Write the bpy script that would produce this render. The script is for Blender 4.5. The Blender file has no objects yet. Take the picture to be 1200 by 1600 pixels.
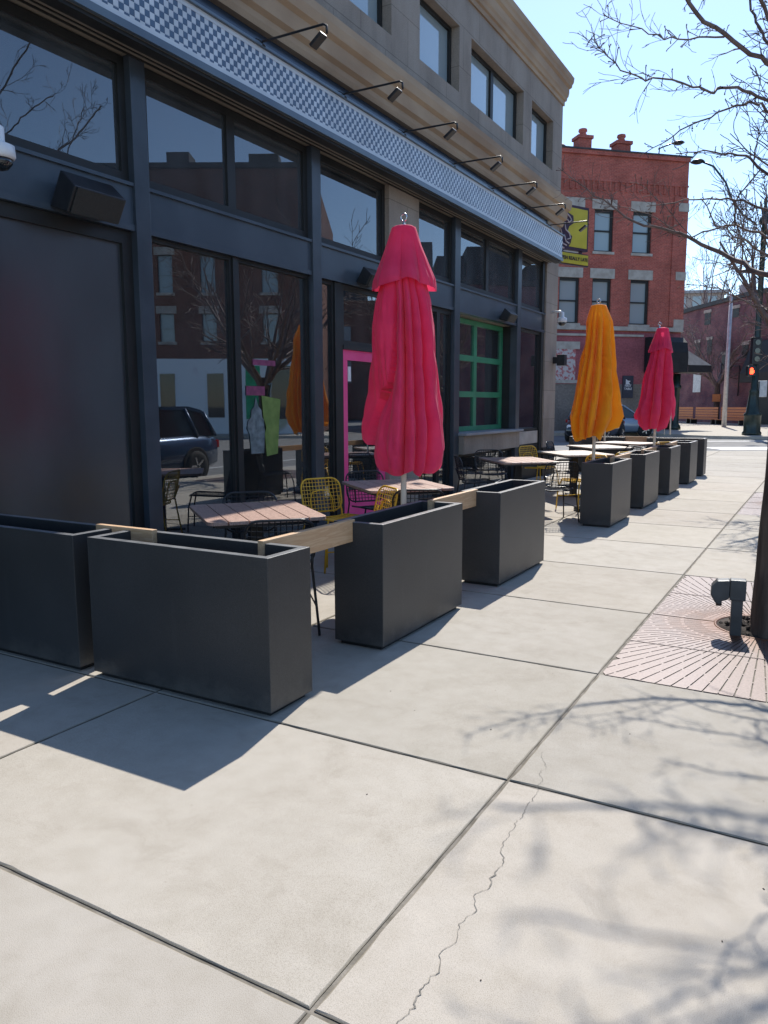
import bpy, bmesh, math, random
from mathutils import Vector, Matrix, noise
random.seed(7)
R_ = math.radians
SC = bpy.context.scene
COL = SC.collection

# ------------------------------------------------------------------ materials
def newmat(name):
    m = bpy.data.materials.new(name); m.use_nodes = True
    nt = m.node_tree; nt.nodes.clear()
    out = nt.nodes.new('ShaderNodeOutputMaterial')
    b = nt.nodes.new('ShaderNodeBsdfPrincipled')
    nt.links.new(b.outputs[0], out.inputs[0])
    return m, nt, b, out
def N(nt, t, **kw):
    n = nt.nodes.new(t)
    for k, v in kw.items():
        if k in n.inputs: n.inputs[k].default_value = v
        else: setattr(n, k, v)
    return n
def lk(nt, a, b): nt.links.new(a, b)
def c4(c): return (c[0], c[1], c[2], 1)
def objco(nt, scale=(1, 1, 1)):
    t = N(nt, 'ShaderNodeTexCoord'); mp = N(nt, 'ShaderNodeMapping')
    mp.inputs['Scale'].default_value = scale
    lk(nt, t.outputs['Object'], mp.inputs[0]); return mp.outputs[0]
def ramp(nt, fac, stops):
    r = N(nt, 'ShaderNodeValToRGB'); lk(nt, fac, r.inputs[0])
    e = r.color_ramp.elements
    e[0].position, e[0].color = stops[0][0], c4(stops[0][1])
    e[1].position, e[1].color = stops[-1][0], c4(stops[-1][1])
    for p, c in stops[1:-1]:
        x = e.new(p); x.color = c4(c)
    return r.outputs[0]
def mixc(nt, a, b, fac, mode='MIX'):
    m = N(nt, 'ShaderNodeMix', data_type='RGBA', blend_type=mode)
    for s, v in ((m.inputs[6], a), (m.inputs[7], b), (m.inputs[0], fac)):
        if hasattr(v, 'is_linked'): lk(nt, v, s)
        elif isinstance(v, tuple): s.default_value = c4(v)
        else: s.default_value = v
    return m.outputs[2]
def noisy(name, c1, c2, scale=3, rough=.7, bump=.0, bscale=40, stretch=(1, 1, 1), metal=0, detail=6, lo=.35, hi=.65, spec=.5):
    m, nt, b, out = newmat(name)
    co = objco(nt, stretch)
    n1 = N(nt, 'ShaderNodeTexNoise', Scale=scale, Detail=detail); lk(nt, co, n1.inputs['Vector'])
    lk(nt, ramp(nt, n1.outputs['Fac'], [(lo, c1), (hi, c2)]), b.inputs['Base Color'])
    b.inputs['Roughness'].default_value = rough; b.inputs['Metallic'].default_value = metal
    b.inputs['Specular IOR Level'].default_value = spec
    if bump:
        n2 = N(nt, 'ShaderNodeTexNoise', Scale=bscale, Detail=4); lk(nt, co, n2.inputs['Vector'])
        bp = N(nt, 'ShaderNodeBump', Strength=bump, Distance=.01)
        lk(nt, n2.outputs['Fac'], bp.inputs['Height']); lk(nt, bp.outputs[0], b.inputs['Normal'])
    return m
def brickmat(name, c1, c2, mortar, paint=None, rough=.85, bump=.5, bw=.22, bh=.075, blotch=(.75, .75, .75)):
    m, nt, b, out = newmat(name)
    t = N(nt, 'ShaderNodeTexCoord'); s = N(nt, 'ShaderNodeSeparateXYZ'); lk(nt, t.outputs['Object'], s.inputs[0])
    ad = N(nt, 'ShaderNodeMath', operation='ADD'); lk(nt, s.outputs[0], ad.inputs[0]); lk(nt, s.outputs[1], ad.inputs[1])
    cb = N(nt, 'ShaderNodeCombineXYZ'); lk(nt, ad.outputs[0], cb.inputs[0]); lk(nt, s.outputs[2], cb.inputs[1])
    br = N(nt, 'ShaderNodeTexBrick', Scale=1); lk(nt, cb.outputs[0], br.inputs['Vector'])
    br.inputs['Color1'].default_value = c4(c1); br.inputs['Color2'].default_value = c4(c2); br.inputs['Mortar'].default_value = c4(mortar)
    br.inputs['Brick Width'].default_value = bw; br.inputs['Row Height'].default_value = bh; br.inputs['Mortar Size'].default_value = .008
    br.inputs['Mortar Smooth'].default_value = .3
    n1 = N(nt, 'ShaderNodeTexNoise', Scale=.7, Detail=8); lk(nt, t.outputs['Object'], n1.inputs['Vector'])
    f = ramp(nt, n1.outputs['Fac'], [(.35, blotch), (.65, (1.1, 1.1, 1.1))])
    n3 = N(nt, 'ShaderNodeTexNoise', Scale=9, Detail=4); lk(nt, cb.outputs[0], n3.inputs['Vector'])
    f2 = ramp(nt, n3.outputs['Fac'], [(.3, (.8, .8, .8)), (.7, (1.15, 1.15, 1.15))])
    lk(nt, mixc(nt, mixc(nt, br.outputs[0], f, 1.0, 'MULTIPLY'), f2, 1.0, 'MULTIPLY'), b.inputs['Base Color'])
    b.inputs['Roughness'].default_value = rough; b.inputs['Specular IOR Level'].default_value = .25
    bp = N(nt, 'ShaderNodeBump', Strength=bump, Distance=.01); bp.invert = True
    lk(nt, br.outputs['Fac'], bp.inputs['Height']); lk(nt, bp.outputs[0], b.inputs['Normal'])
    return m
def glassmat(name, ior=1.6, tint=(.55, .6, .62), rough=0.0, wav=.0, film=0):
    m, nt, b, out = newmat(name); nt.nodes.remove(b)
    tr = N(nt, 'ShaderNodeBsdfTransparent'); tr.inputs[0].default_value = c4(tint)
    gl = N(nt, 'ShaderNodeBsdfGlossy'); gl.inputs['Roughness'].default_value = rough; gl.inputs[0].default_value = (.92, .96, 1, 1)
    fr = N(nt, 'ShaderNodeFresnel', IOR=ior); mx = N(nt, 'ShaderNodeMixShader')
    lk(nt, fr.outputs[0], mx.inputs[0]); lk(nt, tr.outputs[0], mx.inputs[1]); lk(nt, gl.outputs[0], mx.inputs[2])
    if wav:
        co = objco(nt); n = N(nt, 'ShaderNodeTexNoise', Scale=1.2, Detail=1); lk(nt, co, n.inputs['Vector'])
        bp = N(nt, 'ShaderNodeBump', Strength=wav, Distance=.01); lk(nt, n.outputs[0], bp.inputs['Height'])
        lk(nt, bp.outputs[0], gl.inputs['Normal'])
    if film:
        df = N(nt, 'ShaderNodeBsdfDiffuse'); df.inputs[0].default_value = (.30, .33, .36, 1)
        fn = N(nt, 'ShaderNodeTexNoise', Scale=1.6, Detail=7); lk(nt, objco(nt, (1, 1, .5)), fn.inputs['Vector'])
        mr = N(nt, 'ShaderNodeMapRange'); lk(nt, fn.outputs[0], mr.inputs[0]); mr.inputs[1].default_value = .3; mr.inputs[2].default_value = .75; mr.inputs[3].default_value = film * .4; mr.inputs[4].default_value = film * 1.6
        m2 = N(nt, 'ShaderNodeMixShader'); lk(nt, mr.outputs[0], m2.inputs[0]); lk(nt, mx.outputs[0], m2.inputs[1]); lk(nt, df.outputs[0], m2.inputs[2]); mx = m2
    lk(nt, mx.outputs[0], out.inputs[0]); return m
def emis(name, c, s):
    m, nt, b, out = newmat(name); b.inputs['Base Color'].default_value = c4(c)
    b.inputs['Emission Color'].default_value = c4(c); b.inputs['Emission Strength'].default_value = s; return m
def fabric(name, c1, c2, tr=.35):
    m, nt, b, out = newmat(name)
    co = objco(nt); n = N(nt, 'ShaderNodeTexNoise', Scale=5, Detail=5); lk(nt, co, n.inputs['Vector'])
    col = ramp(nt, n.outputs[0], [(.35, c1), (.65, c2)]); lk(nt, col, b.inputs['Base Color'])
    b.inputs['Roughness'].default_value = .8; b.inputs['Specular IOR Level'].default_value = .2
    try: b.inputs['Sheen Weight'].default_value = .2
    except Exception: pass
    n2 = N(nt, 'ShaderNodeTexNoise', Scale=14, Detail=3); lk(nt, co, n2.inputs['Vector'])
    n3 = N(nt, 'ShaderNodeTexNoise', Scale=350, Detail=1); lk(nt, co, n3.inputs['Vector'])
    ad = N(nt, 'ShaderNodeMath', operation='MULTIPLY_ADD'); lk(nt, n3.outputs[0], ad.inputs[0]); ad.inputs[1].default_value = .08; lk(nt, n2.outputs[0], ad.inputs[2])
    bp = N(nt, 'ShaderNodeBump', Strength=.35, Distance=.015); lk(nt, ad.outputs[0], bp.inputs['Height']); lk(nt, bp.outputs[0], b.inputs['Normal'])
    t = N(nt, 'ShaderNodeBsdfTranslucent'); lk(nt, col, t.inputs[0]); mx = N(nt, 'ShaderNodeMixShader'); mx.inputs[0].default_value = tr
    lk(nt, b.outputs[0], mx.inputs[1]); lk(nt, t.outputs[0], mx.inputs[2]); lk(nt, mx.outputs[0], out.inputs[0])
    return m

def concretemat():
    m, nt, b, out = newmat('concrete')
    co = objco(nt)
    n1 = N(nt, 'ShaderNodeTexNoise', Scale=1.3, Detail=8, Roughness=.6); lk(nt, co, n1.inputs['Vector'])
    n2 = N(nt, 'ShaderNodeTexNoise', Scale=9, Detail=6); lk(nt, co, n2.inputs['Vector'])
    n3 = N(nt, 'ShaderNodeTexNoise', Scale=380, Detail=2); lk(nt, co, n3.inputs['Vector'])
    v = N(nt, 'ShaderNodeTexVoronoi', Scale=5.2); lk(nt, co, v.inputs['Vector'])
    a = ramp(nt, n1.outputs[0], [(.3, (.425, .393, .34)), (.5, (.463, .430, .376)), (.72, (.488, .455, .402))])
    a = mixc(nt, a, ramp(nt, n2.outputs[0], [(.3, (.93, .925, .91)), (.6, (1.0, 1.0, 1.0)), (.8, (1.04, 1.035, 1.02))]), 1.0, 'MULTIPLY')
    a = mixc(nt, a, ramp(nt, n3.outputs[0], [(.28, (.7, .69, .67)), (.5, (1, 1, 1)), (.75, (1.12, 1.12, 1.12))]), 1.0, 'MULTIPLY')
    a = mixc(nt, a, ramp(nt, v.outputs['Distance'], [(0.0, (.6, .59, .57)), (.018, (.85, .84, .83)), (.03, (1, 1, 1))]), .6, 'MULTIPLY')
    n7 = N(nt, 'ShaderNodeTexNoise', Scale=3.1, Detail=10, Roughness=.72, Distortion=.6); lk(nt, co, n7.inputs['Vector'])
    a = mixc(nt, a, ramp(nt, n7.outputs[0], [(.36, (.90, .89, .875)), (.47, (.985, .98, .975)), (.6, (1, 1, 1))]), 1.0, 'MULTIPLY')
    v2 = N(nt, 'ShaderNodeTexVoronoi', Scale=1.05); lk(nt, co, v2.inputs['Vector'])
    a = mixc(nt, a, ramp(nt, v2.outputs['Distance'], [(0.0, (.68, .67, .66)), (.016, (.8, .79, .78)), (.024, (1, 1, 1))]), .8, 'MULTIPLY')
    vc = N(nt, 'ShaderNodeVertexColor'); vc.layer_name = 'tone'
    a = mixc(nt, a, vc.outputs[0], 1.0, 'MULTIPLY')
    lk(nt, a, b.inputs['Base Color']); b.inputs['Roughness'].default_value = .88; b.inputs['Specular IOR Level'].default_value = .25
    ad = N(nt, 'ShaderNodeMath', operation='MULTIPLY_ADD'); lk(nt, n2.outputs[0], ad.inputs[0]); ad.inputs[1].default_value = .7; lk(nt, n3.outputs[0], ad.inputs[2])
    bp = N(nt, 'ShaderNodeBump', Strength=.16, Distance=.006); lk(nt, ad.outputs[0], bp.inputs['Height']); lk(nt, bp.outputs[0], b.inputs['Normal'])
    return m
def plantermat():
    m, nt, b, out = newmat('planter_coating')
    co = objco(nt)
    n1 = N(nt, 'ShaderNodeTexNoise', Scale=2.2, Detail=6); lk(nt, co, n1.inputs['Vector'])
    n3 = N(nt, 'ShaderNodeTexNoise', Scale=260, Detail=1); lk(nt, co, n3.inputs['Vector'])
    a = ramp(nt, n1.outputs[0], [(.3, (.026, .027, .029)), (.7, (.037, .038, .040))])
    a = mixc(nt, a, ramp(nt, n3.outputs[0], [(.35, (.75, .75, .75)), (.7, (1.35, 1.35, 1.35))]), 1.0, 'MULTIPLY')
    # scuffs
    n4 = N(nt, 'ShaderNodeTexNoise', Scale=7, Detail=10, Roughness=.75); lk(nt, objco(nt, (1, 1, 4)), n4.inputs['Vector'])
    a = mixc(nt, a, (.10, .10, .10), ramp(nt, n4.outputs[0], [(.66, (0, 0, 0)), (.78, (.55, .55, .55))]))
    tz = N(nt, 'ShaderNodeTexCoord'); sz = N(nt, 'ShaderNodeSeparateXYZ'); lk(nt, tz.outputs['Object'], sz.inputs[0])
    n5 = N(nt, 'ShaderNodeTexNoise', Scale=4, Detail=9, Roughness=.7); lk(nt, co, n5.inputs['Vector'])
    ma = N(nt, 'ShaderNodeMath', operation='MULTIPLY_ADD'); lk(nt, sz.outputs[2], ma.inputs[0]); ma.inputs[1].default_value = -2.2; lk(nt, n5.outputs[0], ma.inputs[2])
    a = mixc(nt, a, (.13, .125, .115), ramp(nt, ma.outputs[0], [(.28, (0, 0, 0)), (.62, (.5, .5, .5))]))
    n6 = N(nt, 'ShaderNodeTexNoise', Scale=3, Detail=6); lk(nt, objco(nt, (6, 6, .5)), n6.inputs['Vector'])
    a = mixc(nt, a, (.085, .088, .09), ramp(nt, n6.outputs[0], [(.62, (0, 0, 0)), (.8, (.15, .15, .15))]))
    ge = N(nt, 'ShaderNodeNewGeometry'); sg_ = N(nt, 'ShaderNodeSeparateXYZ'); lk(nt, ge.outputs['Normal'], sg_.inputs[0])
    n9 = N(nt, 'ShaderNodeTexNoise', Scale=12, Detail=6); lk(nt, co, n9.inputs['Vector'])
    a = mixc(nt, a, ramp(nt, n9.outputs[0], [(.3, (.10, .102, .105)), (.7, (.19, .192, .195))]), ramp(nt, sg_.outputs[2], [(.8, (0, 0, 0)), (.97, (1, 1, 1))]))  # upward faces paler: settled dust, and sun glare on the rims painted in
    lk(nt, a, b.inputs['Base Color']); b.inputs['Roughness'].default_value = .42
    bp = N(nt, 'ShaderNodeBump', Strength=.35, Distance=.002); lk(nt, n3.outputs[0], bp.inputs['Height']); lk(nt, bp.outputs[0], b.inputs['Normal'])
    return m
def checkermat():
    m, nt, b, out = newmat('checker_screen')
    t = N(nt, 'ShaderNodeTexCoord'); s = N(nt, 'ShaderNodeSeparateXYZ'); lk(nt, t.outputs['Object'], s.inputs[0])
    cb = N(nt, 'ShaderNodeCombineXYZ'); lk(nt, s.outputs[1], cb.inputs[0]); lk(nt, s.outputs[2], cb.inputs[1]); cb.inputs[2].default_value = .5
    ck = N(nt, 'ShaderNodeTexChecker', Scale=18.2); lk(nt, cb.outputs[0], ck.inputs[0])
    ck.inputs[1].default_value = (.62, .66, .70, 1); ck.inputs[2].default_value = (.06, .11, .19, 1)
    br = N(nt, 'ShaderNodeTexBrick', Scale=1); lk(nt, cb.outputs[0], br.inputs['Vector'])
    br.offset = 0; br.inputs['Brick Width'].default_value = .055; br.inputs['Row Height'].default_value = .055; br.inputs['Mortar Size'].default_value = .0035
    br.inputs['Color1'].default_value = (1, 1, 1, 1); br.inputs['Color2'].default_value = (.88, .88, .88, 1); br.inputs['Mortar'].default_value = (.7, .72, .75, 1)
    col = mixc(nt, ck.outputs[0], br.outputs[0], 1.0, 'MULTIPLY')
    n = N(nt, 'ShaderNodeTexNoise', Scale=2.5, Detail=5); lk(nt, t.outputs['Object'], n.inputs['Vector'])
    col = mixc(nt, col, ramp(nt, n.outputs[0], [(.3, (.8, .8, .8)), (.7, (1.05, 1.05, 1.05))]), 1.0, 'MULTIPLY')
    lk(nt, col, b.inputs['Base Color']); b.inputs['Roughness'].default_value = .35
    return m
def stonemat():
    m, nt, b, out = newmat('limestone')
    co = objco(nt)
    n1 = N(nt, 'ShaderNodeTexNoise', Scale=1.4, Detail=9, Roughness=.65); lk(nt, objco(nt, (1, 1, .45)), n1.inputs['Vector'])
    n2 = N(nt, 'ShaderNodeTexNoise', Scale=60, Detail=3); lk(nt, co, n2.inputs['Vector'])
    a = ramp(nt, n1.outputs[0], [(.3, (.25, .205, .165)), (.52, (.335, .28, .23)), (.75, (.39, .335, .28))])
    a = mixc(nt, a, ramp(nt, n2.outputs[0], [(.3, (.85, .85, .85)), (.7, (1.08, 1.08, 1.08))]), 1.0, 'MULTIPLY')
    t = N(nt, 'ShaderNodeTexCoord'); s = N(nt, 'ShaderNodeSeparateXYZ'); lk(nt, t.outputs['Object'], s.inputs[0])
    cb = N(nt, 'ShaderNodeCombineXYZ'); lk(nt, s.outputs[1], cb.inputs[0]); lk(nt, s.outputs[2], cb.inputs[1])
    br = N(nt, 'ShaderNodeTexBrick', Scale=1); lk(nt, cb.outputs[0], br.inputs['Vector'])
    br.inputs['Brick Width'].default_value = 1.25; br.inputs['Row Height'].default_value = .62; br.inputs['Mortar Size'].default_value = .006
    br.inputs['Color1'].default_value = (1, 1, 1, 1); br.inputs['Color2'].default_value = (.9, .9, .9, 1); br.inputs['Mortar'].default_value = (.6, .58, .56, 1)
    a = mixc(nt, a, br.outputs[0], 1.0, 'MULTIPLY')
    lk(nt, a, b.inputs['Base Color']); b.inputs['Roughness'].default_value = .8; b.inputs['Specular IOR Level'].default_value = .3
    bp = N(nt, 'ShaderNodeBump', Strength=.25, Distance=.006); lk(nt, n2.outputs[0], bp.inputs['Height']); lk(nt, bp.outputs[0], b.inputs['Normal'])
    return m
def gratemat():
    m, nt, b, out = newmat('cast_iron')
    t = N(nt, 'ShaderNodeTexCoord')
    ln = N(nt, 'ShaderNodeVectorMath', operation='LENGTH'); lk(nt, t.outputs['Object'], ln.inputs[0])
    n = N(nt, 'ShaderNodeTexNoise', Scale=5, Detail=8); lk(nt, t.outputs['Object'], n.inputs['Vector'])
    ad = N(nt, 'ShaderNodeMath', operation='MULTIPLY_ADD'); lk(nt, n.outputs[0], ad.inputs[0]); ad.inputs[1].default_value = .5; lk(nt, ln.outputs['Value'], ad.inputs[2])
    a = ramp(nt, ad.outputs[0], [(.55, (.15, .06, .025)), (.74, (.17, .102, .076)), (.98, (.165, .122, .11))])
    n2 = N(nt, 'ShaderNodeTexNoise', Scale=80, Detail=3); lk(nt, t.outputs['Object'], n2.inputs['Vector'])
    a = mixc(nt, a, ramp(nt, n2.outputs[0], [(.3, (.75, .75, .75)), (.7, (1.1, 1.1, 1.1))]), 1.0, 'MULTIPLY')
    lk(nt, a, b.inputs['Base Color']); b.inputs['Roughness'].default_value = .46; b.inputs['Metallic'].default_value = .2
    bp = N(nt, 'ShaderNodeBump', Strength=.25, Distance=.003); lk(nt, n2.outputs[0], bp.inputs['Height']); lk(nt, bp.outputs[0], b.inputs['Normal'])
    return m
def woodmat(name, c1, c2, stretch=(1, 1, 1), scale=6, rough=.6):
    m, nt, b, out = newmat(name)
    w = N(nt, 'ShaderNodeTexNoise', Scale=scale, Detail=8, Roughness=.6, Distortion=1.2); lk(nt, objco(nt, stretch), w.inputs['Vector'])
    lk(nt, ramp(nt, w.outputs[0], [(.3, c1), (.48, c2), (.55, c1), (.7, c2)]), b.inputs['Base Color']); b.inputs['Roughness'].default_value = rough
    bp = N(nt, 'ShaderNodeBump', Strength=.2, Distance=.003); lk(nt, w.outputs[0], bp.inputs['Height']); lk(nt, bp.outputs[0], b.inputs['Normal'])
    return m
def muralmat():
    m, nt, b, out = newmat('painted_mural_wall')
    co = objco(nt)
    v = N(nt, 'ShaderNodeTexVoronoi', Scale=.55, feature='SMOOTH_F1'); lk(nt, co, v.inputs['Vector'])
    hs = N(nt, 'ShaderNodeHueSaturation', Saturation=.55, Value=.8); lk(nt, v.outputs['Color'], hs.inputs['Color'])
    n = N(nt, 'ShaderNodeTexNoise', Scale=.4, Detail=2); lk(nt, co, n.inputs['Vector'])
    a = mixc(nt, (.78, .83, .86), hs.outputs[0], ramp(nt, n.outputs[0], [(.55, (0, 0, 0)), (.62, (.8, .8, .8))]))
    lk(nt, a, b.inputs['Base Color']); b.inputs['Roughness'].default_value = .8
    return m

M = {}
M['concrete'] = concretemat()
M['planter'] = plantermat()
M['checker'] = checkermat()
M['stone'] = stonemat()
M['iron'] = gratemat()
M['asphalt'] = noisy('asphalt', (.15, .148, .143), (.21, .205, .198), 2.5, .9, .4, 120)
M['groove'] = noisy('joint_dirt', (.13, .115, .09), (.24, .215, .18), 12, .95, .3, 90)
M['crack'] = noisy('crack_dirt', (.14, .13, .11), (.25, .23, .20), 20, .95)
M['soil'] = noisy('dark_soil', (.018, .013, .01), (.06, .045, .035), 14, .95, .6, 60)
M['inside'] = noisy('planter_liner', (.006, .006, .007), (.012, .012, .013), 3, .8)
M['kerb'] = noisy('kerb_stone', (.30, .28, .25), (.42, .40, .36), 4, .85, .3, 60)
M['white_paint'] = noisy('road_paint', (.62, .62, .60), (.8, .8, .78), 5, .7)
M['frame'] = noisy('dark_window_frame', (.011, .0115, .011), (.018, .018, .017), 4, .55, .0)
M['post'] = noisy('slate_blue_post', (.036, .046, .058), (.052, .064, .08), 3, .32)
M['spandrel'] = noisy('slate_panel', (.045, .06, .078), (.065, .085, .108), 1.5, .28)
M['soffit'] = noisy('tan_soffit', (.22, .19, .15), (.30, .265, .21), 2, .6, stretch=(1, .2, 1))
M['navy'] = noisy('navy_metal', (.035, .052, .085), (.05, .07, .11), 1.5, .25)
M['trim'] = noisy('blue_grey_trim', (.07, .10, .14), (.10, .14, .18), 2, .35)
M['coping'] = noisy('grey_coping', (.25, .25, .26), (.34, .34, .35), 2, .6)
M['moulding'] = noisy('ochre_limestone', (.31, .205, .125), (.43, .31, .20), 1.6, .8, .25, 60, stretch=(1, .5, 1))
M['glass'] = glassmat('window_glass', 3.1, (.42, .47, .48), 0, .03, .045)
M['glass_up'] = glassmat('tinted_upper_glass', 2.25, (.16, .2, .24), .008, .03, .13)
M['vinyl'] = glassmat('hazy_vinyl', 2.2, (.07, .08, .10), .28, .25, .09)
M['pale_glass'] = None
m_, nt_, b_, o_ = newmat('painted_sky_glass'); b_.inputs['Base Color'].default_value = (.27, .33, .35, 1); b_.inputs['Roughness'].default_value = .06; b_.inputs['Coat Weight'].default_value = .8  # pale base colour stands in for sky reflected in the panes
M['sky_sheen_glass'] = m_
m_, nt_, b_, o_ = newmat('dark_glass'); b_.inputs['Base Color'].default_value = (.012, .016, .02, 1); b_.inputs['Roughness'].default_value = .03; b_.inputs['IOR'].default_value = 1.7
M['dark_glass'] = m_
M['roller'] = noisy('white_roller_blind', (.55, .57, .6), (.65, .67, .7), 2, .7)
M['blackmetal'] = noisy('black_metal', (.010, .011, .013), (.02, .021, .024), 8, .38)
M['yellow'] = noisy('yellow_enamel', (.72, .42, .015), (.78, .48, .03), 6, .35)
M['green'] = noisy('green_enamel', (.035, .22, .11), (.05, .27, .14), 3, .38)
M['magenta'] = noisy('magenta_enamel', (.86, .07, .24), (.90, .09, .28), 3, .4)
M['pink'] = fabric('pink_canvas', (.80, .052, .155), (.88, .075, .19), .38)
M['orange'] = fabric('orange_canvas', (.88, .36, .015), (.92, .43, .025), .42)
M['pole'] = noisy('cream_pole', (.62, .58, .52), (.7, .66, .6), 6, .4)
M['steel'] = noisy('brushed_steel', (.55, .56, .58), (.68, .69, .7), 9, .25, metal=.9)
M['pine'] = woodmat('pine_board', (.50, .30, .16), (.60, .40, .235), (1.2, 14, 14), 1.6)
M['slat'] = woodmat('table_slat', (.26, .15, .11), (.50, .33, .26), (2, 7, 7), 9, .42)
M['paletop'] = noisy('pale_tabletop', (.45, .36, .29), (.55, .46, .38), 5, .45)
M['checker_edge'] = noisy('checker_edge_paint', (.50, .54, .58), (.58, .62, .66), 3, .4)
M['white'] = noisy('white_plastic', (.68, .68, .68), (.75, .75, .75), 5, .35)
M['greybox'] = noisy('grey_cast_box', (.03, .032, .035), (.052, .055, .058), 8, .45, .15, 90)
M['speaker'] = noisy('speaker_grille', (.018, .018, .016), (.032, .031, .027), 90, .6, .4, 300)
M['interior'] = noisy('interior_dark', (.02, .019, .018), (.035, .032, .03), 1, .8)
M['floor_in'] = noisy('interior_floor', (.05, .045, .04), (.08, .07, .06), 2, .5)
M['redbrick'] = brickmat('red_brick', (.49, .118, .085), (.37, .088, .068), (.40, .22, .18))
M['mauve'] = brickmat('mauve_painted_brick', (.36, .115, .13), (.33, .105, .12), (.29, .09, .105), bump=.25)
M['greybrick'] = brickmat('grey_painted_brick', (.23, .195, .17), (.21, .18, .155), (.17, .15, .135), bump=.25)
M['purplebrick'] = brickmat('weathered_plum_brick', (.26, .115, .12), (.17, .10, .115), (.26, .17, .16), bump=.4, blotch=(.55, .5, .62))
M['oldbrick'] = brickmat('brown_brick', (.24, .10, .07), (.18, .08, .055), (.2, .15, .12))
M['lintel'] = noisy('lintel_stone', (.34, .30, .26), (.46, .42, .37), 3, .85, .2, 50)
M['roofdark'] = noisy('dark_roofing', (.03, .03, .032), (.05, .05, .052), 3, .7)
M['bark'] = noisy('bark', (.045, .032, .026), (.12, .09, .072), 16, .9, .9, 34, stretch=(1, 1, .16))
M['twig'] = noisy('twig_bark', (.11, .072, .062), (.20, .145, .125), 12, .7)
M['fartwig'] = noisy('far_twig_bark', (.12, .09, .085), (.2, .16, .15), 5, .8)
M['awning'] = noisy('black_awning', (.008, .009, .011), (.016, .017, .02), 3, .7)
M['awning_grey'] = noisy('lit_tone_awning', (.10, .10, .105), (.15, .15, .155), 3, .8)  # black awning's lit slope, its light put into a paler grey
M['darkgreen'] = noisy('dark_green_paint', (.008, .02, .017), (.016, .034, .028), 6, .35)
M['benchwood'] = noisy('orange_stained_wood', (.42, .16, .05), (.52, .22, .08), 5, .6, stretch=(1, 8, 8))
M['galv'] = noisy('galvanised', (.42, .43, .44), (.55, .56, .57), 6, .45, metal=.3)
M['rubber'] = noisy('tyre_rubber', (.012, .012, .012), (.022, .022, .022), 20, .8)
M['red_led'] = emis('red_led', (1, .06, .02), 4)
M['bulb'] = emis('warm_bulb', (1, .42, .12), 14)
M['signyellow'] = noisy('sign_yellow', (.46, .39, .03), (.54, .46, .04), 3, .4)
M['signdark'] = noisy('sign_plum', (.03, .012, .03), (.05, .02, .045), 5, .5)
M['signpale'] = noisy('sign_pale', (.42, .36, .38), (.5, .44, .46), 5, .5)
M['poster'] = noisy('poster_navy', (.018, .028, .05), (.026, .038, .065), 3, .4)
M['posterwhite'] = noisy('poster_white', (.6, .62, .65), (.68, .7, .72), 3, .5)
M['tan_clad'] = noisy('tan_cladding', (.35, .30, .27), (.42, .37, .33), 1, .7)
M['mural'] = muralmat()
M['bannergreen'] = noisy('banner_green', (.02, .30, .12), (.04, .42, .2), 2, .6)
M['faded'] = noisy('faded_mural_paint', (.42, .12, .12), (.50, .46, .45), 5, .8, lo=.42, hi=.52)
M['lime'] = noisy('lime_print', (.12, .20, .04), (.20, .29, .07), 9, .5)
M['palecup'] = noisy('pale_print', (.08, .11, .12), (.20, .25, .26), 14, .5)
M['pinkprint'] = noisy('pink_print', (.16, .03, .08), (.30, .06, .15), 16, .5)
def carpaint(name, c):
    m, nt, b, out = newmat(name); b.inputs['Base Color'].default_value = c4(c); b.inputs['Roughness'].default_value = .3
    b.inputs['Coat Weight'].default_value = 1; b.inputs['Coat Roughness'].default_value = .04; b.inputs['Metallic'].default_value = .4; return m
M['car_blue'] = carpaint('blue_car_paint', (.02, .05, .11)); M['car_silver'] = carpaint('silver_car_paint', (.28, .34, .42)); M['car_black'] = carpaint('black_car_paint', (.008, .009, .012))
M['lampglass'] = noisy('headlight_lens', (.6, .62, .65), (.75, .77, .8), 5, .1)
M['taillight'] = noisy('taillight_lens', (.35, .01, .01), (.45, .02, .02), 5, .2)

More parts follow.
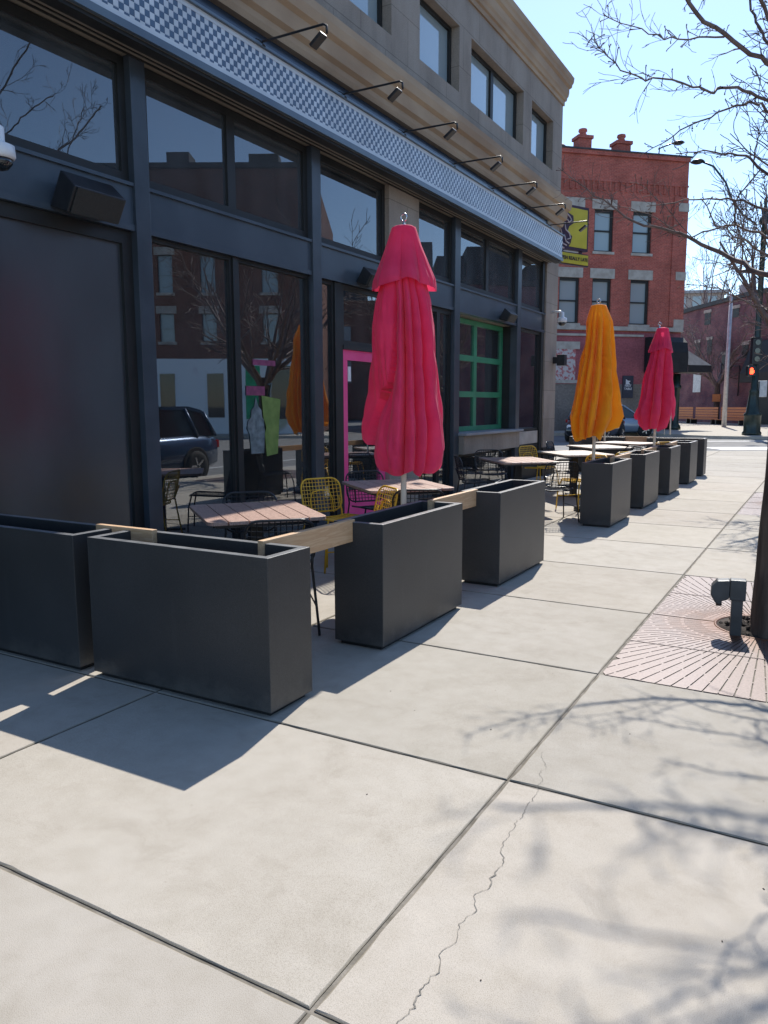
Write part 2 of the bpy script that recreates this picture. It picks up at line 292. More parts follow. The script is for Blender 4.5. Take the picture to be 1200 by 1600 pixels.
# ------------------------------------------------------------------ mesh helpers
class MB:
    def __init__(s): s.v = []; s.f = []; s.sm = []
    def add(s, vs, fs, smooth=False):
        o = len(s.v); s.v += [tuple(x) for x in vs]; s.f += [tuple(o + i for i in f) for f in fs]; s.sm += [smooth] * len(fs); return s
    def box(s, x0, x1, y0, y1, z0, z1, T=None):
        vs = [Vector((x, y, z)) for z in (z0, z1) for y in (y0, y1) for x in (x0, x1)]
        if T: vs = [T @ v for v in vs]
        return s.add(vs, [(0, 2, 3, 1), (4, 5, 7, 6), (0, 1, 5, 4), (2, 6, 7, 3), (0, 4, 6, 2), (1, 3, 7, 5)])
    def tube(s, pts, rad, n=8, cap=True, T=None):
        pts = [Vector(p) for p in pts]
        if T: pts = [T @ p for p in pts]
        if not hasattr(rad, '__len__'): rad = [rad] * len(pts)
        d0 = (pts[1] - pts[0]).normalized()
        u = d0.cross(Vector((0, 0, 1)));
        if u.length < .05: u = d0.cross(Vector((1, 0, 0)))
        u.normalize(); vs = []
        for i, p in enumerate(pts):
            a = pts[max(0, i - 1)]; b = pts[min(len(pts) - 1, i + 1)]; d = (b - a)
            d = d.normalized() if d.length > 1e-9 else d0
            u = (u - d * u.dot(d));
            u = u.normalized() if u.length > 1e-6 else d.orthogonal().normalized()
            w = d.cross(u)
            for k in range(n):
                t = 2 * math.pi * k / n; vs.append(p + (u * math.cos(t) + w * math.sin(t)) * rad[i])
        fs = [(i * n + k, i * n + (k + 1) % n, (i + 1) * n + (k + 1) % n, (i + 1) * n + k) for i in range(len(pts) - 1) for k in range(n)]
        s.add(vs, fs, n > 4)
        if cap: o = len(s.v) - len(vs); s.f += [tuple(o + k for k in range(n))[::-1], tuple(o + (len(pts) - 1) * n + k for k in range(n))]; s.sm += [False, False]
        return s
    def lathe(s, prof, c=(0, 0, 0), n=24, T=None):
        vs = []
        for r, z in prof:
            for k in range(n):
                t = 2 * math.pi * k / n; v = Vector((c[0] + r * math.cos(t), c[1] + r * math.sin(t), c[2] + z)); vs.append(T @ v if T else v)
        fs = [(i * n + k, i * n + (k + 1) % n, (i + 1) * n + (k + 1) % n, (i + 1) * n + k) for i in range(len(prof) - 1) for k in range(n)]
        s.add(vs, fs, True)
        o = len(s.v) - len(vs)
        s.f += [tuple(o + k for k in range(n))[::-1], tuple(o + (len(prof) - 1) * n + k for k in range(n))]; s.sm += [False, False]
        return s
    def prism(s, poly, a0, a1, axis='y', T=None):
        """polygon (2-D) extruded along an axis"""
        def mk(p, a):
            return {'y': Vector((p[0], a, p[1])), 'x': Vector((a, p[0], p[1])), 'z': Vector((p[0], p[1], a))}[axis]
        n = len(poly); vs = [mk(p, a0) for p in poly] + [mk(p, a1) for p in poly]
        if T: vs = [T @ v for v in vs]
        fs = [tuple(range(n)), tuple(range(2 * n - 1, n - 1, -1))] + [(i, n + i, n + (i + 1) % n, (i + 1) % n) for i in range(n)]
        return s.add(vs, fs)
    def build(s, name, mat, parent=None, bevel=0, fixn=True, loc=None):
        me = bpy.data.meshes.new(name); me.from_pydata(s.v, [], s.f)
        me.polygons.foreach_set('use_smooth', s.sm)
        if fixn or bevel:
            bm = bmesh.new(); bm.from_mesh(me); bmesh.ops.recalc_face_normals(bm, faces=bm.faces)
            if bevel:
                es = [e for e in bm.edges if len(e.link_faces) == 2 and e.calc_face_angle(0) > .6]
                bmesh.ops.bevel(bm, geom=es, offset=bevel, segments=2, affect='EDGES', profile=.6)
            bm.to_mesh(me); bm.free()
        me.update(); me.materials.append(mat)
        o = bpy.data.objects.new(name, me); COL.objects.link(o)
        if parent: o.parent = parent
        if loc: o.location = loc
        return o
def tag(o, label=None, cat=None, group=None, kind=None):
    if label: o['label'] = label
    if cat: o['category'] = cat
    if group: o['group'] = group
    if kind: o['kind'] = kind
    return o
def empty(name, loc=(0, 0, 0), rz=0, label=None, cat=None, group=None):
    o = bpy.data.objects.new(name, None); COL.objects.link(o); o.location = loc; o.rotation_euler = (0, 0, rz); o.empty_display_size = .1
    return tag(o, label, cat, group)
def copy_tree(o, parent=None):
    c = o.copy(); COL.objects.link(c); c.parent = parent
    for ch in [x for x in bpy.data.objects if x.parent == o]: copy_tree(ch, c)
    return c
def text_mesh(name, s, size, mat, parent, M4, ext=.004, align='CENTER'):
    cu = bpy.data.curves.new(name, 'FONT'); cu.body = s; cu.size = size; cu.extrude = ext; cu.align_x = align; cu.align_y = 'CENTER'; cu.offset = size * .012
    t = bpy.data.objects.new(name, cu); COL.objects.link(t)
    bpy.context.view_layer.update()
    me = bpy.data.meshes.new_from_object(t.evaluated_get(bpy.context.evaluated_depsgraph_get()))
    bpy.data.objects.remove(t); me.transform(M4); me.materials.clear(); me.materials.append(mat)
    o = bpy.data.objects.new(name, me); COL.objects.link(o); o.parent = parent; return o
FH = Vector((-.4972, .8676, 0)); RH = Vector((.8676, .4972, 0))
def site(px, D, z=0):   # survey helper: bearing and distance to a spot on the plan
    return FH * (D * .9906 ) + RH * ((px - 600) / 1206.5 * D) + Vector((0, 0, z))

CAMP = Vector((0, 0, 1.55))
yaw, pit, rol, FOC = 5.20411220e-01, 1.37540309e-01, -2.83127057e-03, 1206.4847631
fw = Vector((-math.sin(yaw) * math.cos(pit), math.cos(yaw) * math.cos(pit), -math.sin(pit))); rr_ = Vector((math.cos(yaw), math.sin(yaw), 0)); uu_ = rr_.cross(fw)
cr_, sr_ = math.cos(rol), math.sin(rol); RR = cr_ * rr_ + sr_ * uu_; UU = -sr_ * rr_ + cr_ * uu_
def sight(x, y, D): return CAMP + (fw + RR * ((x - 600) / FOC) + UU * ((800 - y) / FOC)) * D

# ------------------------------------------------------------------ ground
XK = 1.0           # kerb of the main street
def kerbY(x): return 28.5 + (x + 2.66) * (.497 / .868)
def sheet(name, pts, z, mat, th=None):
    mb = MB()
    if th: mb.prism(pts, z - th, z, 'z')
    else: mb.add([(p[0], p[1], z) for p in pts], [tuple(range(len(pts)))])
    o = mb.build(name, mat, fixn=bool(th)); tag(o, kind='structure'); return o
g = sheet('ground', [(-900, -700), (900, -700), (900, 1200), (-900, 1200)], -.15, M['asphalt'])
# joint bed below the slabs
sheet('sidewalk_bed', [(-30, -12), (XK - .16, -12), (XK - .16, kerbY(XK) - .3), (-30, kerbY(-30) - .3)], -.0075, M['groove'], .12)

def slabs():
    xs = [(-5.5, -3.1), (-3.1, -1.065), (-1.065, .86)]
    ys = [-11.6, -10.1, -8.6, -7.1, -5.7, -4.3, -2.9, -1.45, 0.0, 1.467, 2.89, 4.36, 5.85, 7.39, 8.9, 10.4, 11.92, 13.45, 15.07, 16.6, 18.1, 19.6, 21.1, 22.6, 24.1, 25.6]
    bm = bmesh.new(); tl = bm.loops.layers.color.new('tone')
    def slab(x0, x1, y0, y1, clip=None):
        g_ = .0035 + random.uniform(0, .002); ch = .006
        ton = random.uniform(.915, .985); warm = random.uniform(.003, .010)
        # subdivided outline with slightly chipped edges
        def edge(a, b, n):
            return [a.lerp(b, i / n) for i in range(n)]
        A = [Vector((x0 + g_, y0 + g_, 0)), Vector((x1 - g_, y0 + g_, 0)), Vector((x1 - g_, y1 - g_, 0)), Vector((x0 + g_, y1 - g_, 0))]
        if clip: A[2].y = clip(x1); A[3].y = clip(x0)
        ring = []
        for i in range(4):
            L = (A[(i + 1) % 4] - A[i]).length; ring += edge(A[i], A[(i + 1) % 4], max(2, int(L / .055)) if y0 < 12 else 2)
        cen = Vector(((x0 + x1) / 2, (y0 + y1) / 2, 0))
        top, mid, bot = [], [], []
        tilt = random.uniform(-.0012, .0012)
        for p in ring:
            ins = Vector((max(x0 + g_ + .03, min(x1 - g_ - .03, p.x)), max(y0 + g_ + .03, min((A[2].y) - .03, p.y)), 0))
            d = (ins - p); d = d.normalized() if d.length else Vector((0, 0, 0))
            nz = noise.noise(p * 9) * .004 + max(0, noise.noise(p * 31 + Vector((5, 5, 5))) - .45) * .02
            w = ch + nz
            zt = tilt * (p.x - cen.x)
            q = p + d * w * 1.4; top.append(bm.verts.new((q.x, q.y, zt)))
            q = p + d * (.002 + max(0, nz) * .6); mid.append(bm.verts.new((q.x, q.y, -.005)))
            bot.append(bm.verts.new((q.x, q.y, -.06)))
        f = bm.faces.new(top)
        for l in f.loops: l[tl] = (ton + warm, ton, ton - warm, 1)
        n = len(ring)
        for i in range(n):
            j = (i + 1) % n
            f = bm.faces.new((mid[i], mid[j], top[j], top[i]))
            for l in f.loops: l[tl] = (.72, .70, .66, 1) if l.vert in (mid[i], mid[j]) else (ton * .93, ton * .92, ton * .9, 1)
            f = bm.faces.new((bot[i], bot[j], mid[j], mid[i]))
            for l in f.loops: l[tl] = (.35, .33, .3, 1)
    gr = (-1.065, 4.36, 7.39)
    for j in range(len(ys) - 1):
        for x0, x1 in xs:
            if x0 == -1.065 and (4.3 < ys[j] < 7.3 or 11.8 < ys[j] < 15.0): slab(.455, x1, ys[j], ys[j + 1]); continue
            slab(x0, x1, ys[j], ys[j + 1])
        if ys[j] > 15.5:
            a = max(ys[j], 17.3)
            if a < ys[j + 1] - .3:
                for q in range(8): slab(-5.5 - 2 * (q + 1), -5.5 - 2 * q, a, ys[j + 1])
    for x0, x1 in xs + [(-7.5 - 2 * q, -5.5 - 2 * q) for q in range(8)]:
        slab(x0, x1, 25.6, 27, lambda x: kerbY(x) - .32)
    bmesh.ops.recalc_face_normals(bm, faces=bm.faces)
    me = bpy.data.meshes.new('sidewalk'); bm.to_mesh(me); bm.free(); me.materials.append(M['concrete'])
    o = bpy.data.objects.new('sidewalk', me); COL.objects.link(o); tag(o, kind='structure')
slabs()
# kerb
mb = MB()
mb.box(XK - .15, XK, -12, kerbY(XK) - .3, -.15, .0)
mb.prism([(XK, kerbY(XK) - .3), (XK, kerbY(XK) - .12), (-25, kerbY(-25) - .12), (-25, kerbY(-25) - .3)], -.149, -.002, 'z')
tag(mb.build('kerb', M['kerb'], bevel=.012), kind='structure')
# tone attribute for other concrete users
def tone_attr(o, c=(1, 1, 1, 1)):
    a = o.data.color_attributes.new('tone', 'BYTE_COLOR', 'CORNER')
    a.data.foreach_set('color', list(c) * len(a.data))
# opposite pavement, far corner pavement
o = sheet('opposite_sidewalk', [(11.4, 33.5), (49.0, 11.9), (52.2, 14.5), (14.6, 38.5)], 0, M['concrete'], .149); tone_attr(o)
kp = [site(x, D) for x, D in [(-900, 60), (-200, 47), (400, 43.5), (800, 43.2), (1000, 43.0), (1045, 41.5), (1070, 39.8), (1103, 38.8), (1150, 38.0), (1200, 37.5), (1280, 37.8), (1400, 39)]]
far = [(p.x, p.y) for p in kp] + [(15.5, 50), (15.5, 110), (-60, 110)]
o = sheet('far_sidewalk', far, 0.0, M['concrete'], .149); tone_attr(o, (.98, .97, .95, 1))
# crosswalk bars (painted) on the side street
def bar(c, ang, L, W):
    d = Vector((math.cos(ang), math.sin(ang), 0)); n = Vector((-d.y, d.x, 0))
    return [c + d * L / 2 + n * W / 2, c - d * L / 2 + n * W / 2, c - d * L / 2 - n * W / 2, c + d * L / 2 - n * W / 2]
mb = MB()
mb.add([(p.x, p.y, -.146) for p in bar(site(1250, 30.2), math.atan2(.497, .868), 7.2, 1.9)], [(0, 1, 2, 3)])
mb.add([(p.x, p.y, -.146) for p in bar(site(1230, 36.2), math.atan2(.497, .868), 9, .42)], [(0, 1, 2, 3)])
tag(mb.build('crosswalk', M['white_paint'], fixn=False), kind='structure')
mb = MB()
mb.box(3.6, 3.72, -30, 27, -.148, -.146)
tag(mb.build('lane_marking', M['white_paint'], fixn=False), kind='structure')

# crack in the slabs
cr = [(-1.022, 3.215), (-.967, 3.068), (-.945, 2.96), (-.929, 2.884), (-.919, 2.726), (-.909, 2.522), (-.868, 2.234), (-.857, 1.949), (-.848, 1.8), (-.839, 1.68), (-.834, 1.546), (-.80, 1.2), (-.83, .8), (-.78, .3), (-.8, 0)]
mb = MB(); P_ = []
for i in range(len(cr) - 1):
    a, b = Vector((*cr[i], 0)), Vector((*cr[i + 1], 0)); n = max(2, int((b - a).length / .012))
    for k in range(n):
        p = a.lerp(b, k / n); P_.append(p + Vector((noise.noise(p * 14) * .03 + noise.noise(p * 60) * .012, 0, 0)))
vs = []
for i, p in enumerate(P_):
    w = .0007 + max(0, noise.noise(p * 22) + .1) * .002 + (.0016 if noise.noise(p * 7 + Vector((3, 1, 0))) > .42 else 0)
    vs += [(p.x - w, p.y, .0016), (p.x + w, p.y + .001, .0016)]
mb.add(vs, [(2 * i, 2 * i + 1, 2 * i + 3, 2 * i + 2) for i in range(len(P_) - 1)])
tag(mb.build('pavement_crack', M['crack'], fixn=False), kind='structure')

# ------------------------------------------------------------------ tree grates
def make_grate(name, cx, y0, y1, label, hole=.30, detail=True):
    r = empty(name, (cx, (y0 + y1) / 2, 0), 0, label, 'tree grate', 'square cast iron tree grates set in the sidewalk')
    hx = (.45 + 1.065) / 2 - .012; hy = (y1 - y0) / 2 - .012
    # radial plate split in rings, slots cut as gaps
    nseg = 120; mb = MB()
    def sq(t):
        c, s_ = math.cos(t), math.sin(t); k = min(hx / abs(c) if abs(c) > 1e-6 else 9, hy / abs(s_) if abs(s_) > 1e-6 else 9); return k
    rings = [(.30, .315, False), (.315, .50, True), (.50, .53, False), (.53, .72, True), (.72, .745, False), (.745, .98, True), (.98, 1.0, False), (1.0, 1.24, True), (1.24, 1.26, False), (1.26, 1.50, True), (1.5, 1.515, False), (1.515, 1.75, True), (1.75, 3, False)]
    zt, zb = -.002, -.03
    def cell(t0, t1, a0, a1):
        n = 1
        ps = [(a0, t0), (min(a1, sq(t0)), t0), (min(a1, sq(t1)), t1), (a0, t1)]
        if a0 >= min(sq(t0), sq(t1)): return
        P = [(p[0] * math.cos(p[1]), p[0] * math.sin(p[1])) for p in ps]
        vs = [(x, y, zt) for x, y in P] + [(x, y, zb) for x, y in P]
        mb.add(vs, [(0, 1, 2, 3), (0, 4, 5, 1), (1, 5, 6, 2), (2, 6, 7, 3), (3, 7, 4, 0)])
    bounds = [[.30, .315, .52, .54, .74, .76, .97, .99, 1.22, 1.24, 1.47, 1.49, 1.7, 3.0], [.30, .40, .63, .65, .86, .88, 1.10, 1.12, 1.35, 1.37, 1.58, 1.6, 1.8, 3.0]]
    for k in range(nseg):
        t0 = 2 * math.pi * k / nseg; t1 = 2 * math.pi * (k + 1) / nseg; bb = bounds[k % 2]
        for q in range(len(bb) - 1):
            a0, a1 = bb[q], bb[q + 1]
            if q % 2 and not (k % 2 and a0 < .38):
                hw = .0038 / ((a0 + a1) / 2); tm = (t0 + t1) / 2
                cell(t0, tm - hw, a0, a1); cell(tm + hw, t1, a0, a1)
            else: cell(t0, t1, a0, a1)
    o = mb.build('grate_plate', M['iron'], r)
    for yy in (0, -.756, .756):
        if yy == 0: 
            MB().box(-hx, -hole - .02, -.005, .005, -.01, .0015).build('seam_rib', M['iron'], r); MB().box(hole + .02, hx, -.005, .005, -.01, .0015).build('seam_rib', M['iron'], r)
        else: MB().box(-hx, hx, yy - .005, yy + .005, -.01, .0015).build('seam_rib', M['iron'], r)
    mb2 = MB(); mb2.lathe([(hole + .0, -.03), (hole + .0, .001), (hole + .018, .001), (hole + .018, -.03)], n=48)
    mb2.build('hole_collar', M['iron'], r)
    mb3 = MB(); mb3.lathe([(.299, -.007), (.299, -.0045), (.001, -.003)], n=32)
    for k in range(150):
        t = random.uniform(0, 6.28); q = random.uniform(0, .3); s_ = random.uniform(.008, .03)
        c = Vector((q * math.cos(t), q * math.sin(t), -.003 + s_ * .2)); T = Matrix.Translation(c) @ Matrix.Rotation(random.uniform(0, 6), 4, (random.random(), random.random(), 1))
        mb3.box(-s_, s_, -s_ * .5, s_ * .5, -s_ * .3, s_ * .3, T)
    mb3.build('mulch_bed', M['soil'], r)
    return r
make_grate('tree_grate', -.307, 4.36, 7.39, 'rusty pale tree grate of radiating slots around the near tree trunk')
make_grate('tree_grate', -.307, 11.92, 15.07, 'farther pinkish tree grate at the right edge beyond the trunk')

# ------------------------------------------------------------------ planters
def planter(x0, x1, y0, y1, label, h=.815):
    cx, cy = (x0 + x1) / 2, (y0 + y1) / 2; r = empty('planter', (cx, cy, 0), random.uniform(-.006, .006), label, 'planter', 'charcoal rectangular planters around the patio')
    a, b = (x1 - x0) / 2, (y1 - y0) / 2; w = .048; z0 = .028
    mb = MB()
    O = [(-a, -b), (a, -b), (a, b), (-a, b)]; I = [(-a + w, -b + w), (a - w, -b + w), (a - w, b - w), (-a + w, b - w)]
    vs = [(x, y, z0) for x, y in O] + [(x, y, h) for x, y in O] + [(x, y, h) for x, y in I] + [(x, y, h - .42) for x, y in I]
    fs = [(3, 2, 1, 0)]
    for i in range(4):
        j = (i + 1) % 4; fs += [(i, j, 4 + j, 4 + i), (4 + i, 4 + j, 8 + j, 8 + i), (8 + i, 8 + j, 12 + j, 12 + i)]
    fs.append((12, 13, 14, 15)); mb.add(vs, fs)
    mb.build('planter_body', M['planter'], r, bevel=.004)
    m2 = MB().box(-a + .03, a - .03, -b + .03, b - .03, 0, z0 - .001); m2.build('planter_foot', M['blackmetal'], r)
    m3 = MB().box(-a + w + .002, a - w - .002, -b + w + .002, b - w - .002, h - .41, h - .405); m3.build('liner', M['inside'], r)
    return r
PL = [
 ((-3.605, -2.318, 2.905, 3.265), 'nearest charcoal planter, its broad side facing out, in front of the slatted table'),
 ((-5.02, -3.72, 2.90, 3.27), 'charcoal planter cut by the left edge of the photo, beside the dark hazy window'),
 ((-2.725, -2.362, 4.10, 5.325), 'charcoal planter in front of the near pink umbrella pole'),
 ((-2.725, -2.357, 6.09, 7.28), 'charcoal planter just right of the near pink umbrella, last before the patio opening'),
 ((-2.71, -2.315, 9.80, 10.90), 'charcoal planter under the orange umbrella, first beyond the patio opening'),
 ((-2.71, -2.315, 11.82, 12.90), 'second charcoal planter beyond the patio opening, right of the orange umbrella pole'),
 ((-2.70, -2.30, 13.85, 14.80), 'third charcoal planter beyond the patio opening, below the far pink umbrella'),
 ((-2.70, -2.29, 15.93, 16.88), 'fourth charcoal planter beyond the patio opening'),
 ((-3.50, -2.295, 17.88, 18.30), 'farthest charcoal planter, turned sideways at the far end of the row'),
 ((-5.25, -4.0, 17.88, 18.30), 'charcoal planter closing the far end of the patio beside the building corner'),
]
for a, l in PL: planter(*a, l)
def board(p, q, z0, z1, th, label):
    p, q = Vector(p), Vector(q); d = q - p; L = d.length
    r = empty('wooden_board', (*((p + q) / 2), 0), math.atan2(d.y, d.x)); tag(r, label, 'board', 'pine boards bridging the planters')
    MB().box(-L / 2, L / 2, -th / 2, th / 2, z0, z1).build('plank', M['pine'], r, bevel=.003)
    return r
board((-2.60, 3.205), (-2.60, 4.13), .69, .832, .04, 'longest visible pine board, from the nearest planter to the planter under the pink umbrella')
board((-2.60, 5.24), (-2.60, 6.13), .69, .832, .04, 'pine board behind the pink umbrella planter, reaching the next planter')
board((-3.86, 3.20), (-3.38, 3.20), .69, .832, .04, 'short pine board between the two nearest planters at left')
for y, l in ((11.35, 'small pine board between the first and second planters beyond the opening'), (13.37, 'small pine board between the second and third planters beyond the opening'), (15.38, 'small pine board between the third and fourth planters beyond the opening')):
    board((-2.56, y - .6), (-2.56, y + .6), .74, .832, .04, l)
board((-4.15, 18.09), (-3.35, 18.09), .69, .832, .04, 'pine board across the far end of the patio between two planters')

# ------------------------------------------------------------------ tables
def table(c, rot, L, W, label, top='slat', pale=False):
    r = empty('patio_table', (c[0], c[1], 0), rot, label, 'table', 'patio tables behind the planters')
    n = 6; mb = MB(); w = W / n
    for k in range(n):
        y0 = -W / 2 + k * w + .004; y1 = y0 + w - .008
        if k in (0, n - 1):
            s_ = -1 if k == 0 else 1; ye = y0 if k == 0 else y1; yi = y1 if k == 0 else y0
            rad = .07; poly = []
            for cxs, a0 in ((1, 0), (-1, math.pi / 2)):
                for t in range(5):
                    a = a0 + t * math.pi / 8
                    poly.append((cxs * (L / 2 - rad) + rad * math.cos(a), ye * 1 - s_ * rad + s_ * rad * math.sin(a)))
            poly = [(L / 2, yi)] + poly + [(-L / 2, yi)]
            mb.prism(poly, .716, .742, 'z')
        else: mb.box(-L / 2, L / 2, y0, y1, .716, .742)
    mb.build('tabletop', M['paletop'] if pale else M['slat'], r, bevel=.003)
    mb = MB(); 
    for x in (-L / 2 + .05, L / 2 - .08): mb.box(x, x + .03, -W / 2 + .06, W / 2 - .06, .690, .714)
    for y in (-W / 2 + .05, W / 2 - .08): mb.box(-L / 2 + .085, L / 2 - .085, y, y + .03, .692, .712)
    mb.box(-.12, .12, -.12, .12, .684, .689); mb.build('frame', M['blackmetal'], r)
    MB().box(-.05, .05, -.05, .05, .03, .683).build('column', M['blackmetal'], r, bevel=.006)
    MB().box(-.28, .28, -.035, .035, .004, .029).box(-.034, .034, .036, .28, .004, .028).box(-.034, .034, -.28, -.036, .004, .028).build('base', M['blackmetal'], r, bevel=.006)
table((-3.83, 4.66), R_(-39), 1.06, .88, 'near slatted brown table behind the front planter, half in sun')
table((-3.83, 6.93), R_(-41), 1.04, .90, 'slatted brown table around the near pink umbrella pole')
table((-3.98, 10.95), R_(-50), 1.15, .90, 'table in front of the green service window')
table((-3.72, 13.0), R_(-50), 1.25, .9, 'sunlit tan table left of the orange umbrella pole', pale=True)
table((-3.85, 15.2), R_(-48), 1.2, .9, 'bright pale table just right of the orange umbrella pole', pale=True)
table((-3.75, 17.0), R_(-20), 1.15, .85, 'farthest pale table, under the far pink umbrella', pale=True)

# ------------------------------------------------------------------ chairs
def rrect(w, h, r, n=5, z=0):
    pts = []
    for cx, cy, a0 in ((w / 2 - r, h / 2 - r, 0), (-w / 2 + r, h / 2 - r, 90), (-w / 2 + r, -h / 2 + r, 180), (w / 2 - r, -h / 2 + r, 270)):
        for k in range(n + 1):
            a = R_(a0 + 90 * k / n); pts.append((cx + r * math.cos(a), cy + r * math.sin(a)))
    return pts + [pts[0]]
def make_chair(mat):
    r = empty('wire_chair', (0, 0, 0))
    def panel(w, h, T, nx, ny, wr, rad=.09, curve=.03):
        mb = MB()
        f = lambda x, y: Vector((x, y, -curve * (1 - (2 * x / w) ** 2)))
        mb.tube([T @ f(x, y) for x, y in rrect(w, h, rad)], .009, 6, False)
        for i in range(1, nx):
            x = -w / 2 + w * i / nx
            hh = h / 2 - (rad - math.sqrt(max(0, rad ** 2 - max(0, abs(x) - w / 2 + rad) ** 2)))
            mb.tube([T @ f(x, -hh), T @ f(x, hh)], wr, 4, False)
        for j in range(1, ny):
            y = -h / 2 + h * j / ny
            ww = w / 2 - (rad - math.sqrt(max(0, rad ** 2 - max(0, abs(y) - h / 2 + rad) ** 2)))
            mb.tube([T @ f(-ww + 2 * ww * k / 6, y) for k in range(7)], wr, 4, False)
        return mb
    Ts = Matrix.Translation((0, .02, .45)) @ Matrix.Rotation(R_(3), 4, 'X')
    panel(.44, .42, Ts, 12, 12, .0036).build('seat', mat, r)
    Tb = Matrix.Translation((0, -.255, .645)) @ Matrix.Rotation(R_(102), 4, 'X')
    panel(.46, .34, Tb, 12, 9, .0036, .1, -.035).build('backrest', mat, r)
    # inner lower loop behind the back
    mb = MB()
    lp = [(-.13, -.235, .46), (-.13, -.262, .60), (-.10, -.275, .675), (0, -.28, .69), (.10, -.275, .675), (.13, -.262, .60), (.13, -.235, .46)]
    mb.tube(lp, .007, 6, False)
    mb.build('back_loop', mat, r)
    for sx in (-1, 1):
        MB().tube([(sx * .20, .20, .45), (sx * .235, .235, .30), (sx * .25, .25, .004)], .0095, 7).build('leg', mat, r)
        MB().tube([(sx * .215, -.275, .62), (sx * .215, -.215, .47), (sx * .235, -.25, .22), (sx * .25, -.285, .004)], .0095, 7).build('leg', mat, r)
    MB().tube([(-.243, .24, .2), (-.236, -.25, .2)], .006, 6).tube([(.243, .24, .2), (.236, -.25, .2)], .006, 6).build('stretcher', mat, r)
    return r
protos = {}
def chair(x, y, fx, fy, kind, label):
    if kind not in protos: protos[kind] = make_chair(M['yellow'] if kind == 'y' else M['blackmetal']); r = protos[kind]
    else: r = copy_tree(protos[kind])
    r.location = (x, y, 0); r.rotation_euler = (0, 0, math.atan2(fy, fx) - math.pi / 2)
    tag(r, label, 'chair', 'yellow wire chairs on the patio' if kind == 'y' else 'black wire chairs on the patio')
CH = [
 (-4.10, 4.96, .69, -.73, 'b', 'black wire chair behind the near slatted table, against the glass'),
 (-3.28, 4.22, -.58, .62, 'b', 'black wire chair in front of the near slatted table, behind the front planter'),
 (-4.22, 6.38, .90, -.42, 'y', 'yellow wire chair just left of the near pink umbrella, the more upright of two'),
 (-3.62, 5.86, -.62, -.78, 'y', 'low yellow wire chair leaning beside the upright yellow one, behind the pine board'),
 (-4.30, 7.30, .72, -.5, 'b', 'black wire chair before the magenta door, behind the pink umbrella table'),
 (-3.28, 6.30, -.55, .8, 'b', 'black wire chair directly right of the near pink umbrella pole'),
 (-3.08, 7.05, -.9, -.2, 'b', 'black wire chair at the right corner of the pink umbrella table'),
 (-4.42, 10.45, .7, .5, 'b', 'black wire chair at the left end of the table by the green window'),
 (-3.16, 10.12, -.6, .75, 'b', 'black wire chair in front of the table by the green window, in the patio opening'),
 (-3.12, 11.30, -.55, -.8, 'y', 'yellow wire chair tight against the planter under the orange umbrella'),
 (-4.72, 11.75, .5, -.8, 'b', 'black wire chair below the stone ledge of the green window'),
 (-4.45, 13.35, .85, -.35, 'y', 'yellow wire chair beside the stone pier at the building corner'),
 (-3.05, 12.55, -.8, .3, 'y', 'yellow wire chair right behind the orange umbrella pole'),
 (-3.1, 13.75, -.7, -.6, 'b', 'black wire chair between the orange umbrella pole and the second far planter'),
 (-4.62, 15.35, .9, 0, 'b', 'black wire chair left of the bright pale table'),
 (-3.2, 14.6, -.6, .6, 'b', 'black wire chair right of the bright pale table'),
 (-3.05, 16.35, -.7, .6, 'y', 'yellow wire chair at the far pink umbrella pole'),
 (-4.6, 17.2, .9, -.1, 'b', 'farthest black wire chair, left of the farthest table'),
]
for c in CH: chair(*c)

